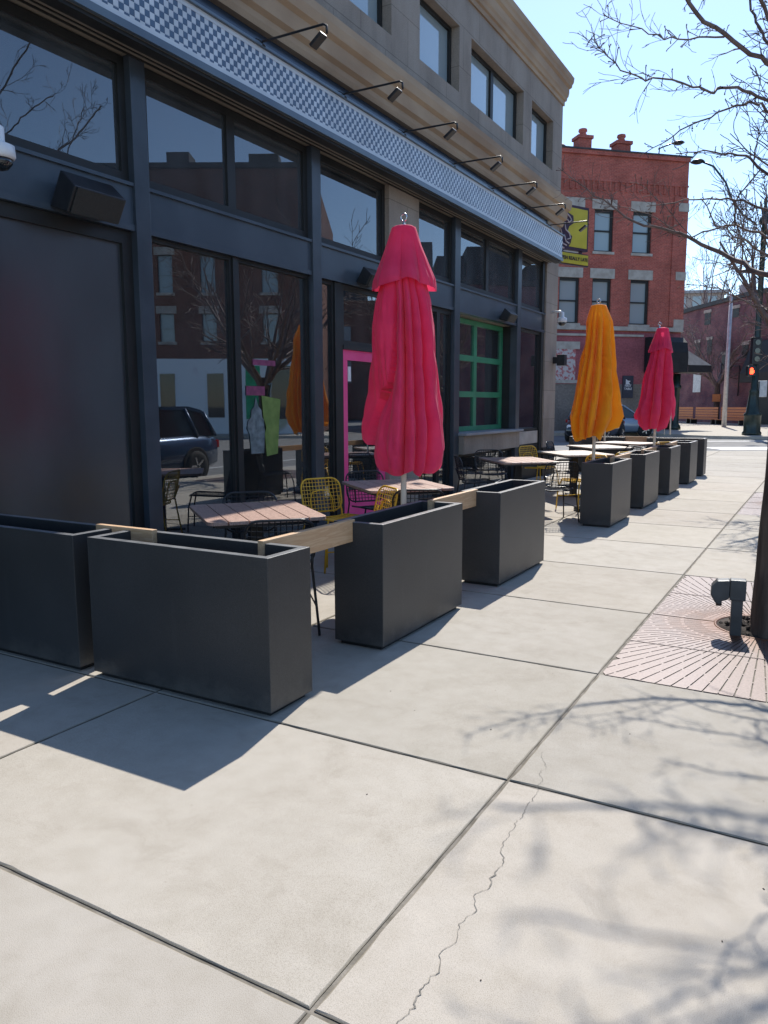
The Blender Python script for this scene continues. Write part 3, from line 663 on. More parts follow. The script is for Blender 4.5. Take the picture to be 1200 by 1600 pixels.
# ------------------------------------------------------------------ umbrellas
def umbrella(x, y, mat, prof, cap, hem, label, seed, rib=None, top=3.03, lean=0, tilt=.0):
    r = empty('patio_umbrella', (x, y, 0), 0, label, 'umbrella', 'closed patio umbrellas')
    MB().tube([(0, 0, .0), (0, 0, 2.0), (0, 0, top - .12)], .024, 14).build('pole', M['pole'], r)
    MB().lathe([(.02, top - .12), (.034, top - .105), (.034, top - .09), (.014, top - .08), (.010, top - .052)], n=16).tube([(.026 * math.cos(a * math.pi / 8), 0, top - .022 + .028 * math.sin(a * math.pi / 8)) for a in range(17)], .0065, 8, False).build('finial', M['steel'], r)
    MB().lathe([(.26, .006), (.26, .04), (.245, .055), (.05, .07), (.045, .25), (.03, .26)], n=32).build('base', M['blackmetal'], r)
    rs = random.Random(seed); ph = rs.uniform(0, 6.28)
    def fprof(pr, z):
        for i in range(len(pr) - 1):
            if pr[i][0] >= z >= pr[i + 1][0]:
                t = (pr[i][0] - z) / (pr[i][0] - pr[i + 1][0]); t = t * t * (3 - 2 * t) if False else t
                return pr[i][1] + (pr[i + 1][1] - pr[i][1]) * t, pr[i][2] + (pr[i + 1][2] - pr[i][2]) * t
        return pr[-1][1], pr[-1][2]
    def cloth(name, pr, hemf, depth, nf, na=360, nz=110, so=0, fold=1.0):
        mb = MB(); vs = []
        z0 = pr[0][0]
        amps = [rs.uniform(.5, 1.35) for _ in range(nf + 1)]; offs = [rs.uniform(-.25, .25) for _ in range(nf + 1)]
        for j in range(nz + 1):
            for k in range(na):
                th = 2 * math.pi * k / na
                zb = hemf(th); u = j / nz; z = z0 + (zb - z0) * u
                R, cx = fprof(pr, z)
                dn = min(1, (z0 - z) / .45)
                thw = th + .30 * math.sin(2 * th + ph) + .16 * math.sin(3 * th + 2 * ph) + .28 * noise.noise(Vector((math.cos(th) * 1.1, math.sin(th) * 1.1, z * .7 + seed))) * fold + .10 * (z0 - z)
                uu = ((thw * nf) / (2 * math.pi)) % nf; idx = int(uu) % nf; f_ = uu - int(uu); am = amps[idx]
                cc = .30 + .35 * (offs[idx] + .25) / .5
                g_ = f_ / cc if f_ < cc else (1 - f_) / (1 - cc)
                tw = 0; pl = math.sin(g_ * math.pi / 2) ** .8
                k1 = noise.noise(Vector((math.cos(th) * 2.2, math.sin(th) * 2.2, z * 2.2 + seed * 3)))
                k2 = noise.noise(Vector((math.cos(th) * 6, math.sin(th) * 6, z * 3.5 + seed)))
                k3 = abs(noise.noise(Vector((th * 1.4 + z * 1.1, z * 1.5 - th * .5, seed * 2.1)))); k4 = abs(noise.noise(Vector((math.cos(th) * 3 + z * 2, math.sin(th) * 3, z * 2.6 + seed))))
                rr = R * (1.04 - depth * dn * am * (1 - pl)) + dn * R * (.08 * k1 + .05 * k2 + .10 * (k3 - .25) * fold + .09 * (k4 - .2) * fold)
                # fabric gathers a little sideways
                th2 = th + .10 * dn * math.sin(tw) * .6
                vs.append((cx + rr * math.cos(th2), rr * math.sin(th2) * .95, z))
        fs = [(j * na + k, j * na + (k + 1) % na, (j + 1) * na + (k + 1) % na, (j + 1) * na + k) for j in range(nz) for k in range(na)]
        mb.add(vs, fs, True); o = mb.build(name, mat, r)
        return o
    def hemm(th):
        b = hem[0]
        v = abs(((th * 3.5 + ph * .5) / math.pi) % 2 - 1); tc = math.atan2(-y, -x)
        return b + hem[1] * v * .8 + hem[2] * (1 - max(0, math.cos(th - tc))) + .07 * noise.noise(Vector((math.cos(th) * 3, math.sin(th) * 3, seed)))
    cloth('canopy', prof, hemm, .46, 9)
    if cap:
        cz = cap[-1][0]
        cloth('vent_flap', cap, lambda th: cz + .07 * (1 - abs(math.cos(th - .52))) - .03, .34, 4, nz=44, fold=.5)
    if rib:
        MB().tube([(rib[0], rib[1], rib[2]), (rib[0] + .01, rib[1], rib[3])], .014, 8).tube([(rib[0] - .09, rib[1] - .05, rib[2] + .08), (rib[0] - .085, rib[1] - .05, rib[3])], .006, 6).build('rib', M['pole'], r)
    r.rotation_euler = (tilt, lean, rs.uniform(0, .0)); return r
umbrella(-3.0, 5.56, M['pink'],
  [(2.76, .05, 0), (2.62, .16, .0), (2.47, .185, .0), (2.36, .22, .01), (2.17, .25, .015), (1.9, .27, .02), (1.65, .295, .02), (1.42, .335, .02), (1.2, .345, .02), (1.05, .31, .02), (.93, .22, .0)],
  [(2.95, .02, 0), (2.935, .09, 0), (2.80, .135, .0), (2.53, .24, .01), (2.48, .245, .01)],
  (.93, .12, .24, .3), 'near pink closed umbrella, tallest in the photo, behind the planters', 3)
umbrella(-2.95, 11.3, M['orange'],
  [(2.96, .03, .0), (2.945, .10, .0), (2.72, .19, .01), (2.60, .205, .01), (2.3, .245, .0), (1.9, .31, -.01), (1.55, .36, -.02), (1.38, .39, -.03), (1.22, .35, -.04), (1.05, .27, -.06), (.98, .22, -.06)],
  None, (.99, .12, .22, .3), 'orange closed umbrella behind the planters', 11, rib=(.155, -.05, 1.40, 1.02))
umbrella(-2.9, 15.56, M['pink'],
  [(2.86, .04, .05), (2.72, .13, .05), (2.58, .18, .05), (2.4, .21, .04), (2.0, .27, .03), (1.6, .33, .02), (1.35, .36, .0), (1.15, .30, -.02), (1.0, .22, -.04)],
  [(2.99, .03, .06), (2.97, .10, .06), (2.75, .17, .05), (2.55, .235, .04)],
  (1.0, .12, .24, .1), 'far pink closed umbrella at the end of the patio', 5, rib=(.28, -.05, 1.52, .98), top=3.08)

# ------------------------------------------------------------------ the restaurant building
B = empty('restaurant_building', (-5.4, 7, 0), 0, 'tan stone restaurant building with dark glazed shopfront and checkered band', 'building')
XF = 0.0                       # local x of the stone plane; local y = world y - 7
def yl(y): return y - 7.0
YA, YB = -4.0, 17.2
def W(mb, name, mat, bevel=0): return mb.build(name, mat, B, bevel=bevel)
# stone wall of upper storey with window openings (cells)
wins = [(.3, 1.6), (2.2, 4.6), (5.2, 6.5), (7.2, 9.66), (10.48, 11.84), (12.30, 14.77), (15.24, 16.57)]
wins = [(-3.2, -.2)] + wins[1:1] + [(.6, 1.9), (2.5, 4.0), (4.6, 6.4)] + [w for w in wins if w[0] >= 7]
z0w, z1w = 6.43, 7.40
mb = MB()
ztop = 8.0
mb.box(-.35, 0, yl(YA), yl(YB), 5.55, z0w); mb.box(-.35, 0, yl(YA), yl(YB), z1w, ztop)
ed = [YA] + [e for w in wins for e in w] + [YB]
for i in range(0, len(ed), 2): mb.box(-.35, 0, yl(ed[i]), yl(ed[i + 1]), z0w, z1w)
# side wall (far end), back and piers
mb.box(-12, -.35, yl(YB) - .35, yl(YB), 0.0, ztop)
mb.box(-.36, -.002, yl(9.59), yl(10.48), 0.0, 4.53); mb.box(-.5, -.001, yl(16.41), yl(YB), .62, 5.4)
mb.box(-.8, -.36, yl(9.59), yl(10.48), 4.54, 5.4)
mb.box(-12.3, -12, yl(YA), yl(YB), 0, 8); mb.box(-12, -.35, yl(YA), yl(YA) + .35, 0, 8)
W(mb, 'stone_wall', M['stone'])
W(MB().box(-.51, .012, yl(16.395), yl(YB) + .012, 0, .62), 'pier_plinth', M['frame'])
# roof and inner ceiling/floor
W(MB().box(-12, -.35, yl(YA), yl(YB) - .35, 8.3, 8.45), 'roof', M['roofdark'])
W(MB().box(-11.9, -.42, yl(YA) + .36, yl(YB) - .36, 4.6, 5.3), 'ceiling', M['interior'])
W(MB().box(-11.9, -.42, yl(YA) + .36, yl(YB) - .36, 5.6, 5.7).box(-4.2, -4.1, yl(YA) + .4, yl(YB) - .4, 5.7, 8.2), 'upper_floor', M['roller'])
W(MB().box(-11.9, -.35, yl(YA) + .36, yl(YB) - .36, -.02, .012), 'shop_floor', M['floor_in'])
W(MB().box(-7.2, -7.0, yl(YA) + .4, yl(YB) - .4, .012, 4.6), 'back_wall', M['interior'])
# cornice (profile extruded along y, returned round the corner)
def mould(prof, name, mat, y0, y1, ret=True):
    """profile = list of (protrusion, z)"""
    mb = MB(); n = len(prof); vs = []
    for p, z in prof: vs.append((p, yl(y0), z))
    for p, z in prof: vs.append((p, yl(y1) + (p if ret else 0), z))
    fs = [(i, n + i, n + i + 1, i + 1) for i in range(n - 1)]
    if ret:
        for p, z in prof: vs.append((-12, yl(y1) + p, z))
        fs += [(n + i, 2 * n + i, 2 * n + i + 1, n + i + 1) for i in range(n - 1)]
    else: fs += [tuple(range(n, 2 * n))]
    fs.append(tuple(range(n))); mb.add(vs, fs)
    return W(mb, name, mat)
mould([(-.3, 7.90), (.03, 7.90), (.03, 7.98), (.06, 8.0), (.07, 8.06), (.09, 8.10), (.10, 8.17), (.10, 8.24), (.14, 8.28), (.15, 8.34), (.17, 8.38), (.18, 8.48), (-.3, 8.48)], 'cornice', M['moulding'], YA, YB)
mould([(-.3, 8.482), (.16, 8.482), (.14, 8.54), (-.05, 8.58), (-.06, 8.72), (-.3, 8.72)], 'coping', M['coping'], YA, YB)
mould([(-.3, 5.40), (.05, 5.40), (.07, 5.46), (.07, 5.52), (.12, 5.56), (.13, 5.66), (.13, 5.72), (.18, 5.76), (.20, 5.86), (.20, 5.95), (.02, 5.99), (-.3, 5.99)], 'belt_course', M['moulding'], YA, YB)
# upper windows
for (a, b) in wins:
    w = b - a; dbl = w > 2
    f = MB(); fr = .07; xg = -.16
    f.box(xg - .05, xg + .02, yl(a), yl(b), z0w, z0w + .05); f.box(xg - .05, xg + .02, yl(a), yl(b), z1w - .06, z1w)
    f.box(xg - .05, xg + .02, yl(a), yl(a) + fr, z0w + .05, z1w - .06); f.box(xg - .05, xg + .02, yl(b) - fr, yl(b), z0w + .05, z1w - .06)
    if dbl: f.box(xg - .05, xg + .02, yl((a + b) / 2) - .06, yl((a + b) / 2) + .06, z0w + .05, z1w - .06)
    wd = W(f, 'window', M['frame'])
    MB().box(xg - .03, xg - .022, yl(a) + .01, yl(b) - .01, z0w + .01, z1w - .01).build('pane', M['sky_sheen_glass'], wd)
# navy fascia under belt course, canopy box with checker screen
W(MB().box(-.34, -.03, yl(YA), yl(YB) - .01, 4.95, 5.40), 'fascia', M['navy'])
YE = 16.45
W(MB().box(-.10, .285, yl(YA), yl(YE), 4.56, 5.03), 'canopy_box', M['trim'])
W(MB().box(.287, .302, yl(YA), yl(YE), 4.60, 5.04), 'checker_band', M['checker'])
W(MB().box(.3025, .306, yl(YA), yl(YE), 4.602, 4.648).box(.3025, .306, yl(YA), yl(YE), 4.995, 5.04), 'checker_border', M['checker_edge'])
W(MB().box(.26, .335, yl(YA), yl(YE) + .02, 5.042, 5.065).box(.286, .325, yl(YA), yl(YE) + .02, 4.535, 4.598), 'canopy_edge', M['trim'])
sf = MB()
sf.box(-.40, .28, yl(YA), yl(YE), 4.532, 4.556)
W(sf, 'soffit', M['soffit'])
W(MB().box(.16, .284, yl(YA), yl(YE), 4.50, 4.531), 'soffit_strip', M['frame'])
W(MB().box(.06, .075, yl(YA), yl(YE), 4.522, 4.531), 'soffit_strip', M['frame'])
W(MB().box(.0, .012, yl(YA), yl(YE), 4.515, 4.531), 'soffit_strip', M['frame'])
# posts (slate) and their dark frames.   glass plane local x = -.10
posts = [(-3.2, -3.02), (.12, .30), (5.06, 5.23), (7.76, 7.94), (11.76, 11.97), (14.68, 14.88)]
for a, b in posts:
    W(MB().box(-.14, .0, yl(a), yl(b), .0, 4.53), 'post', M['post'], .004)
GX = -.10
def rect_frame(a, b, z0, z1, fw, name='window', glass=None, x=GX, mull=(), rails=(), fmat=None, depth=.05):
    fmat = fmat or M['frame']; f = MB()
    f.box(x - depth, x + .03, yl(a), yl(b), z0, z0 + fw); f.box(x - depth, x + .03, yl(a), yl(b), z1 - fw, z1)
    f.box(x - depth, x + .03, yl(a), yl(a) + fw, z0 + fw, z1 - fw); f.box(x - depth, x + .03, yl(b) - fw, yl(b), z0 + fw, z1 - fw)
    for m in mull: f.box(x - depth, x + .028, yl(m) - fw * .8, yl(m) + fw * .8, z0 + fw, z1 - fw)
    for z in rails: f.box(x - depth + .002, x + .026, yl(a) + fw, yl(b) - fw, z - fw * .6, z + fw * .6)
    wd = W(f, name, fmat)
    MB().box(x - .012, x - .004, yl(a) + fw * .5, yl(b) - fw * .5, z0 + fw * .5, z1 - fw * .5).build('pane', glass or M['glass'], wd, fixn=True)
    return wd
UZ0, UZ1 = 3.49, 4.52
for a, b, mu in ((YA, -3.2, ()), (-3.02, .12, (-1.45,)), (.30, 5.06, (1.75,)), (5.23, 7.76, (6.43,)), (7.94, 9.59, ()), (10.48, 11.76, ()), (11.97, 14.68, (13.28,)), (14.88, 16.41, ())):
    rect_frame(a, b, UZ0, UZ1, .075, glass=M['glass_up'], mull=mu)
# spandrel band
for a, b in ((YA, -3.2), (-3.02, .12), (.30, 5.06), (5.23, 7.76), (7.94, 9.59), (10.48, 11.76), (11.97, 14.68), (14.88, 16.41)):
    sp = MB(); sp.box(-.15, -.035, yl(a), yl(b), 3.13, 3.487); sp.box(-.03, -.01, yl(a), yl(b), 3.45, 3.48); sp.box(-.15, -.02, yl(a), yl(b), 3.075, 3.128)
    W(sp, 'spandrel', M['spandrel'])
# lower bays
rect_frame(-3.02, .12, .02, 3.07, .07, glass=M['glass'], mull=(-1.4,))
vw = rect_frame(.30, 5.06, .02, 3.07, .11, glass=M['vinyl'], mull=())
rect_frame(5.23, 6.385, .02, 3.07, .035, glass=M['glass']); rect_frame(6.465, 7.76, .02, 3.07, .035, glass=M['glass'])
W(MB().box(-.15, -.05, yl(6.386), yl(6.464), .02, 3.07), 'post', M['frame'])
rect_frame(7.94, 8.29, .02, 3.07, .04, glass=M['glass'])
W(MB().box(-.2, -.05, yl(8.291), yl(8.469), .02, 3.07), 'post', M['frame'])
rect_frame(8.47, 9.585, 2.32, 3.07, .055, glass=M['glass'])
d = rect_frame(8.47, 9.585, .02, 2.26, .13, name='door', glass=M['glass'], fmat=M['magenta'])
W(MB().box(-.15, -.04, yl(8.47), yl(9.585), 2.262, 2.318), 'door_head', M['frame'])
MB().box(-.07, -.068, yl(8.60), yl(9.45), .15, .42).build('kick_plate', M['magenta'], d)
MB().tube([(.0, yl(9.38), .85), (.03, yl(9.38), .9), (.03, yl(9.38), 1.35), (.0, yl(9.38), 1.4)], .012, 8).build('handle', M['steel'], d)
MB().box(-.1, -.08, yl(8.63), yl(8.70), 1.86, 2.05).build('sticker', M['white'], d)
rect_frame(10.48, 11.76, .02, 3.07, .07, glass=M['glass'], mull=(11.3,))
# service window recess: jambs, green roll-up window, ledge, stone panel
xg = -.33
W(MB().box(-.75, -.16, yl(11.72), yl(11.97), 1.07, 3.07), 'jamb', M['frame'])
W(MB().box(-.75, -.14, yl(14.68), yl(14.86), 1.07, 3.07), 'jamb', M['frame'])
W(MB().box(-.75, -.16, yl(11.97), yl(14.68), 3.071, 3.127), 'recess_soffit', M['soffit'])
gw = rect_frame(11.97, 14.68, 1.08, 3.06, .085, name='service_window', glass=M['glass'], x=xg, mull=(13.33,), rails=(1.74, 2.38), fmat=M['green'])
W(MB().box(-.36, .16, yl(11.93), yl(14.72), 1.035, 1.075), 'ledge', M['coping'], .004)
lp = MB()
for k in range(3): lp.box(-.30, .09, yl(11.97) + k * .905, yl(11.97) + (k + 1) * .905 - .006, .72, 1.03)
W(lp, 'ledge_panel', M['stone'])
rect_frame(11.97, 14.68, .02, .70, .04, glass=M['glass'])
W(MB().box(-.14, -.055, yl(14.88), yl(16.2), .74, 1.0), 'stone_panel', M['lintel'])
rect_frame(14.88, 16.24, 1.01, 3.07, .05, glass=M['glass']); W(MB().box(-.14, -.06, yl(14.88), yl(16.24), .02, .735), 'base_panel', M['frame'])
W(MB().box(-.16, -.03, yl(16.242), yl(16.395), .02, 4.53), 'post', M['frame'])
W(MB().box(-.15, -.045, yl(YA), yl(16.3), 0, .018), 'sill', M['frame'])
# window prints stuck inside the second pane
pr = MB(); pr.prism([(yl(6.93), .98), (yl(7.13), 1.0), (yl(7.20), 1.62), (yl(6.86), 1.66)], GX + .001, GX + .004, 'x'); cup = pr.build('window_print', M['lime'], B)
MB().tube([(GX + .006, yl(7.0), 1.64), (GX + .006, yl(7.04), 1.80), (GX + .006, yl(6.99), 1.78)], .008, 5).build('straw', M['palecup'], cup)
pts = [(yl(6.66), 1.02), (yl(6.88), 1.02), (yl(6.90), 1.24), (yl(6.93), 1.30), (yl(6.90), 1.38), (yl(6.86), 1.42), (yl(6.85), 1.5), (yl(6.80), 1.54), (yl(6.76), 1.64), (yl(6.73), 1.54), (yl(6.68), 1.5), (yl(6.67), 1.42), (yl(6.62), 1.38), (yl(6.60), 1.30), (yl(6.64), 1.24)]
MB().prism(pts, GX + .001, GX + .004, 'x').build('window_print', M['palecup'], B)
W(MB().box(GX + .001, GX + .004, yl(6.60), yl(6.92), 1.66, 1.76), 'window_print', M['pinkprint'])
W(MB().box(GX + .001, GX + .004, yl(6.72), yl(7.12), 1.99, 2.05), 'window_print', M['pinkprint'])

# interior furniture dimly visible
def bar_table(x, y, label):
    r = empty('bar_table', (x, y, .012), 0, label, 'table', 'tall tables inside the restaurant')
    MB().box(-.45, .45, -.8, .8, 1.02, 1.06).build('tabletop', M['paletop'], r, .004)
    for sx in (-.38, .38):
        for sy in (-.7, .7): MB().box(sx - .03, sx + .03, sy - .03, sy + .03, 0, 1.019).build('leg', M['blackmetal'], r)
bar_table(-6.6, 7.2, 'tall table inside, seen through the glass left of the magenta door')
bar_table(-6.7, 9.6, 'tall table inside behind the magenta door')
bar_table(-6.7, 12.6, 'tall table inside behind the green service window')
def stool(x, y, label):
    r = empty('bar_stool', (x, y, .012), random.uniform(0, 3), label, 'stool', 'bar stools inside the restaurant')
    MB().lathe([(.17, .72), (.18, .74), (.17, .76)], n=20).build('seat', M['slat'], r)
    for k in range(4):
        a = math.pi / 4 + k * math.pi / 2
        MB().tube([(.12 * math.cos(a), .12 * math.sin(a), .72), (.2 * math.cos(a), .2 * math.sin(a), 0)], .012, 6).build('leg', M['blackmetal'], r)
for x, y, l in ((-6.1, 6.7, 'stool inside at the left end of the tall table beyond the yellow chairs'), (-6.1, 7.5, 'stool inside at the right end of the tall table beyond the yellow chairs'), (-6.15, 9.9, 'stool inside behind the magenta door')):
    stool(x, y, l)
pd = empty('pendant_lamp', (-5.85, 5.62, 2.45), 0, 'small glowing pendant bulb inside the window beside the hazy pane', 'lamp')
MB().tube([(0, 0, .12), (0, 0, 2.13)], .006, 6).lathe([(.03, .06), (.03, .12)], n=12).build('cord', M['blackmetal'], pd)
MB().lathe([(.004, -.055), (.02, -.045), (.03, -.015), (.026, .02), (.014, .06)], n=14).build('bulb', M['bulb'], pd)

# gooseneck fascia lamps
for i, y in enumerate([-1.0, .5, 2.0, 3.5, 5.0, 6.49, 7.98, 9.43, 10.99, 12.51, 14.06, 15.56]):
    if i == 0:
        r0 = empty('sign_lamp', (-5.1, y, 5.066)); r = r0
        MB().lathe([(.045, 0), (.045, .015), (.012, .02), (.012, .05)], n=14).tube([(0, .0, .055), (-.06, 0, .09), (-.10, 0, .03)], .006, 6).build('mount', M['blackmetal'], r0)
        MB().tube([(0, 0, .02), (.02, 0, .045), (.74, 0, .04), (.775, 0, .02), (.78, 0, -.05)], .0115, 10).build('arm', M['blackmetal'], r0)
        T = Matrix.Translation((.70, 0, -.095)) @ Matrix.Rotation(R_(38), 4, 'Y')
        MB().box(-.02, .14, -.05, .05, -.018, .018, Matrix.Translation((.63, 0, -.125)) @ Matrix.Rotation(R_(-35), 4, 'Y')).build('lamp_head', M['blackmetal'], r0, .008)
    else: r = copy_tree(r0)
    r.location = (-5.1, y, 5.05)
    nm = ['first', 'second', 'third', 'fourth', 'fifth', 'sixth', 'seventh']
    lab = 'black arm lamp above the checkered band, ' + (nm[i - 5] + ' one visible counting from the left' if i >= 5 else 'left of the photo frame')
    if i < 5: lab = 'black arm lamp above the checkered band, out of the frame'
    tag(r, lab, 'lamp', 'arm lamps above the checkered band')

# loudspeakers
def speaker(y, sc, label):
    r = empty('loudspeaker', (-5.43, y, 3.18), 0, label, 'speaker', 'loudspeakers under the transom windows')
    T = Matrix.Translation((.16 * sc, 0, 0)) @ Matrix.Rotation(R_(30), 4, 'Y') @ Matrix.Diagonal((sc, sc, sc, 1))
    MB().prism([(-.10, -.14), (.10, -.10), (.10, .10), (-.10, .14)], -.24, .24, 'y', T).build('cabinet', M['blackmetal'], r, .012)
    MB().box(.103, .112, -.22, .22, -.095, .095, T).build('grille', M['speaker'], r)
    MB().box(-.02, .10 * sc, -.03, .03, -.02, .02).build('bracket', M['blackmetal'], r)
speaker(4.45, 1.05, 'big dark loudspeaker at upper left above the hazy window'); speaker(8.95, .8, 'dark loudspeaker just left of the near pink umbrella top'); speaker(13.95, .8, 'dark loudspeaker above the green service window')
# dome cameras
def dome(loc, label, sc=1, arm=None):
    r = empty('security_camera', loc, 0, label, 'security camera', 'white dome cameras on the building')
    MB().lathe([(.03 * sc, .20 * sc), (.04 * sc, .19 * sc), (.04 * sc, .10 * sc), (.05 * sc, .09 * sc), (.10 * sc, .07 * sc), (.105 * sc, .0), (.09 * sc, -.02 * sc)], n=24).build('housing', M['white'], r)
    MB().lathe([(.085 * sc, -.021 * sc), (.08 * sc, -.05 * sc), (.05 * sc, -.085 * sc), (.012 * sc, -.097 * sc)], n=24).build('dome', M['dark_glass'], r)
    MB().tube([(0, 0, .18 * sc), (-.05 * sc, 0, .21 * sc), (-.22, 0, .21 * sc)], .028 * sc, 10).build('arm', M['white'], r)
dome((-5.12, 3.58, 3.27), 'white dome camera at the left edge of the photo'); dome((-5.15, 16.75, 3.33), 'white dome camera on the corner stone pier')
r = empty('wall_light', (-5.4, 17.0, 2.52), 0, 'small black box light on the corner stone pier', 'light')
MB().box(.001, .10, -.05, .05, -.07, .07).build('bracket', M['blackmetal'], r); MB().box(.101, .28, -.09, .09, -.12, .12).build('housing', M['blackmetal'], r, .006)

# blade sign on the corner
bs = empty('blade_sign', (-5.58, 17.22, 4.5), R_(64), 'yellow blade sign with plum scrollwork on the building corner', 'sign')
MB().box(-.05, 1.11, -.06, .06, .50, 1.46).build('board', M['signdark'], bs, .006)
for s_ in (-1, 1):
    MB().box(.25, 1.06, s_ * .064 - .003, s_ * .064 + .003, .56, 1.40).build('face', M['signyellow'], bs)
    mb = MB(); yy = s_ * .075
    mb.prism([(px, .5 + (pz - .5) * .84) for px, pz in [(-.08, 1.30), (.02, 1.70), (.30, 1.66), (.42, 1.42), (.58, 1.36), (.60, 1.18), (.46, 1.08), (.40, .92), (.56, .84), (.52, .66), (.40, .48), (.12, .40), (-.02, .60), (-.06, .95)]], yy - .006, yy + .006, 'y'); e = mb.build('emblem', M['signdark'], bs)
    mb = MB(); yy = s_ * .086
    for pts in ([(0, 1.55), (.10, 1.2), (.04, .85)], [(.12, 1.6), (.2, 1.3), (.14, 1.05), (.22, .86)], [(.24, 1.58), (.32, 1.42), (.46, 1.32), (.52, 1.24), (.44, 1.18), (.38, 1.24)], [(.30, 1.16), (.34, .98), (.46, .9), (.5, .78), (.4, .74)], [(.06, .78), (.16, .55), (.30, .5)], [(.18, .80), (.24, .62), (.38, .58)], [(.30, .84), (.36, .68), (.46, .64)]):
        mb.tube([(p[0], yy, .5 + (p[1] - .5) * .84) for p in pts], .016, 6)
    mb.build('scrollwork', M['signpale'], e)
    MB().box(.16, 1.13, s_ * .05 - .01, s_ * .05 + .01, .20, .42).build('small_board', M['signyellow'], bs)
    T = Matrix.Translation((.645, s_ * .068, .31)) @ Matrix.Rotation(R_(90), 4, 'X')
    if s_ > 0: T = T @ Matrix.Rotation(math.pi, 4, 'Y')
    text_mesh('lettering', 'OPEN REALLY LATE', .107, M['signdark'], bs, T)
MB().box(.13, 1.16, -.038, .038, .175, .445).box(.28, .34, -.03, .03, .446, .499).box(.90, .96, -.03, .03, .446, .499).box(-.25, .125, -.03, .03, .2, .42).build('bracket', M['signdark'], bs)

# ------------------------------------------------------------------ red brick building across the side street
KS = 1.08
def zc(z): return 1.55 + (z - 1.55) * KS
RB = empty('red_brick_building', (-8.26, 51.2, 0), R_(43.5), 'red brick three-storey corner building with stone lintels and chimneys', 'building')
S0 = -22
def RBb(mb, name, mat, bevel=0, par=None): return mb.build(name, mat, par or RB, bevel)
cols = [(-7.62, -6.42), (-5.65, -4.5), (-3.32, -2.15)] + [(-10.2 - 2.3 * k, -9.05 - 2.3 * k) for k in range(4)]
cols = sorted([(a * KS, b * KS) for a, b in cols]); zr = [(zc(5.95), zc(8.42)), (zc(9.8), zc(12.05))]
mb = MB(); edx = [S0] + [e for c in cols for e in c] + [0]
zl = [zc(5.55)] + [e for z in zr for e in z] + [zc(15.0)]
for i in range(0, len(zl), 2): mb.box(S0, 0, 0, .4, zl[i], zl[i + 1])
for z0, z1 in zr:
    for i in range(0, len(edx), 2): mb.box(edx[i], edx[i + 1], 0, .4, z0, z1)
mb.box(-.4, 0, .4, 14, zc(5.55), zc(15.0)); mb.box(S0, S0 + .4, .4, 14, 0, zc(15)); mb.box(S0, -.4, 13.6, 14, 0, zc(15))
RBb(mb, 'brick_wall', M['redbrick'])
# corbel table / dentils + pilaster
mb = MB(); x = S0 + .2
while x < -.1: mb.box(x, x + .13, -.07, -.001, zc(13.0), zc(13.45)); x += .36
mb.box(S0, .02, -.06, -.002, zc(13.46), zc(13.55)); mb.box(S0, .02, -.12, -.002, zc(14.78), zc(15.0))
mb.box(-.85 * KS, .04, -.09, -.003, zc(5.9), zc(12.9))
RBb(mb, 'corbelling', M['redbrick'])
RBb(MB().box(S0, .12, -.16, 14, zc(15.0) + .002, zc(15.0) + .09), 'parapet_cap', M['roofdark'])
mb = MB()
for c in cols:
    for z0, z1 in zr:
        mb.box(c[0] - .18, c[1] + .18, -.05, .12, z1 - .02, z1 + .50 * KS); mb.box(c[0] - .08, c[1] + .08, -.08, .12, z0 - .13, z0 + .02)
for z0, z1 in ((5.6, 6.3), (8.45, 8.9), (12.15, 12.6)): mb.box(-.62, .07, -.12, .1, zc(z0), zc(z1))
mb.box(S0, .05, -.14, .05, zc(5.62), zc(5.84)); mb.box(S0, -2.6, -.08, .05, zc(5.30), zc(5.42))
RBb(mb, 'lintels', M['lintel'])
for c in cols:
    for z0, z1 in zr:
        f = MB(); a, b = c; z1_ = z1 - .02
        f.box(a, b, .1, .2, z0 + .02, z0 + .10); f.box(a, b, .1, .2, z1_ - .16, z1_); f.box(a, a + .08, .1, .2, z0 + .1, z1_ - .16); f.box(b - .14, b, .1, .2, z0 + .1, z1_ - .16); f.box(a + .08, b - .14, .12, .2, (z0 + z1) / 2 - .04, (z0 + z1) / 2 + .04)
        wd = RBb(f, 'window', M['frame']); MB().box(a, b, .21, .22, z0, z1).build('pane', M['sky_sheen_glass'], wd)
# ground floor
mb = MB().box(S0, -.9, .02, .4, zc(2.68), zc(5.55) - .002).box(-.4, 0, .45, 14, 0, zc(5.55) - .002); mb.box(-.9, -.001, .021, .4, zc(3.3), zc(5.55) - .002)
RBb(mb, 'painted_wall', M['mauve'])
RBb(MB().box(S0, -2.55, .0, .4, 0, zc(2.68)), 'grey_wall', M['greybrick']); RBb(MB().box(-2.549, -.9, .021, .4, 0, zc(2.679)), 'painted_wall', M['mauve'])
RBb(MB().box(-8.9, -6.8, -.05, .04, zc(4.58), zc(4.98)).box(-8.9, -6.9, -.05, .04, zc(2.72), zc(2.9)), 'sill_stone', M['lintel'])
RBb(MB().box(-8.8, -7.05, -.02, .03, zc(2.9), zc(4.579)), 'boarded_window', M['faded'])
ps = RBb(MB().box(-3.59 * KS, -2.93 * KS, -.06, -.003, zc(1.91), zc(3.15)), 'poster_board', M['poster'])
px_ = -3.26 * KS
def ptext(s, z, size): text_mesh('lettering', s, size, M['posterwhite'], ps, Matrix.Translation((px_, -.066, zc(z))) @ Matrix.Rotation(R_(90), 4, 'X'))
ptext('FIRST', 2.585, .19); ptext('TABLE', 2.42, .19)
MB().prism([(px_ - .16, zc(2.67)), (px_ + .14, zc(2.67)), (px_ + .05, zc(2.77)), (px_ + .16, zc(2.86)), (px_ - .02, zc(2.88)), (px_ - .16, zc(2.96))], -.07, -.061, 'y').build('emblem', M['posterwhite'], ps)
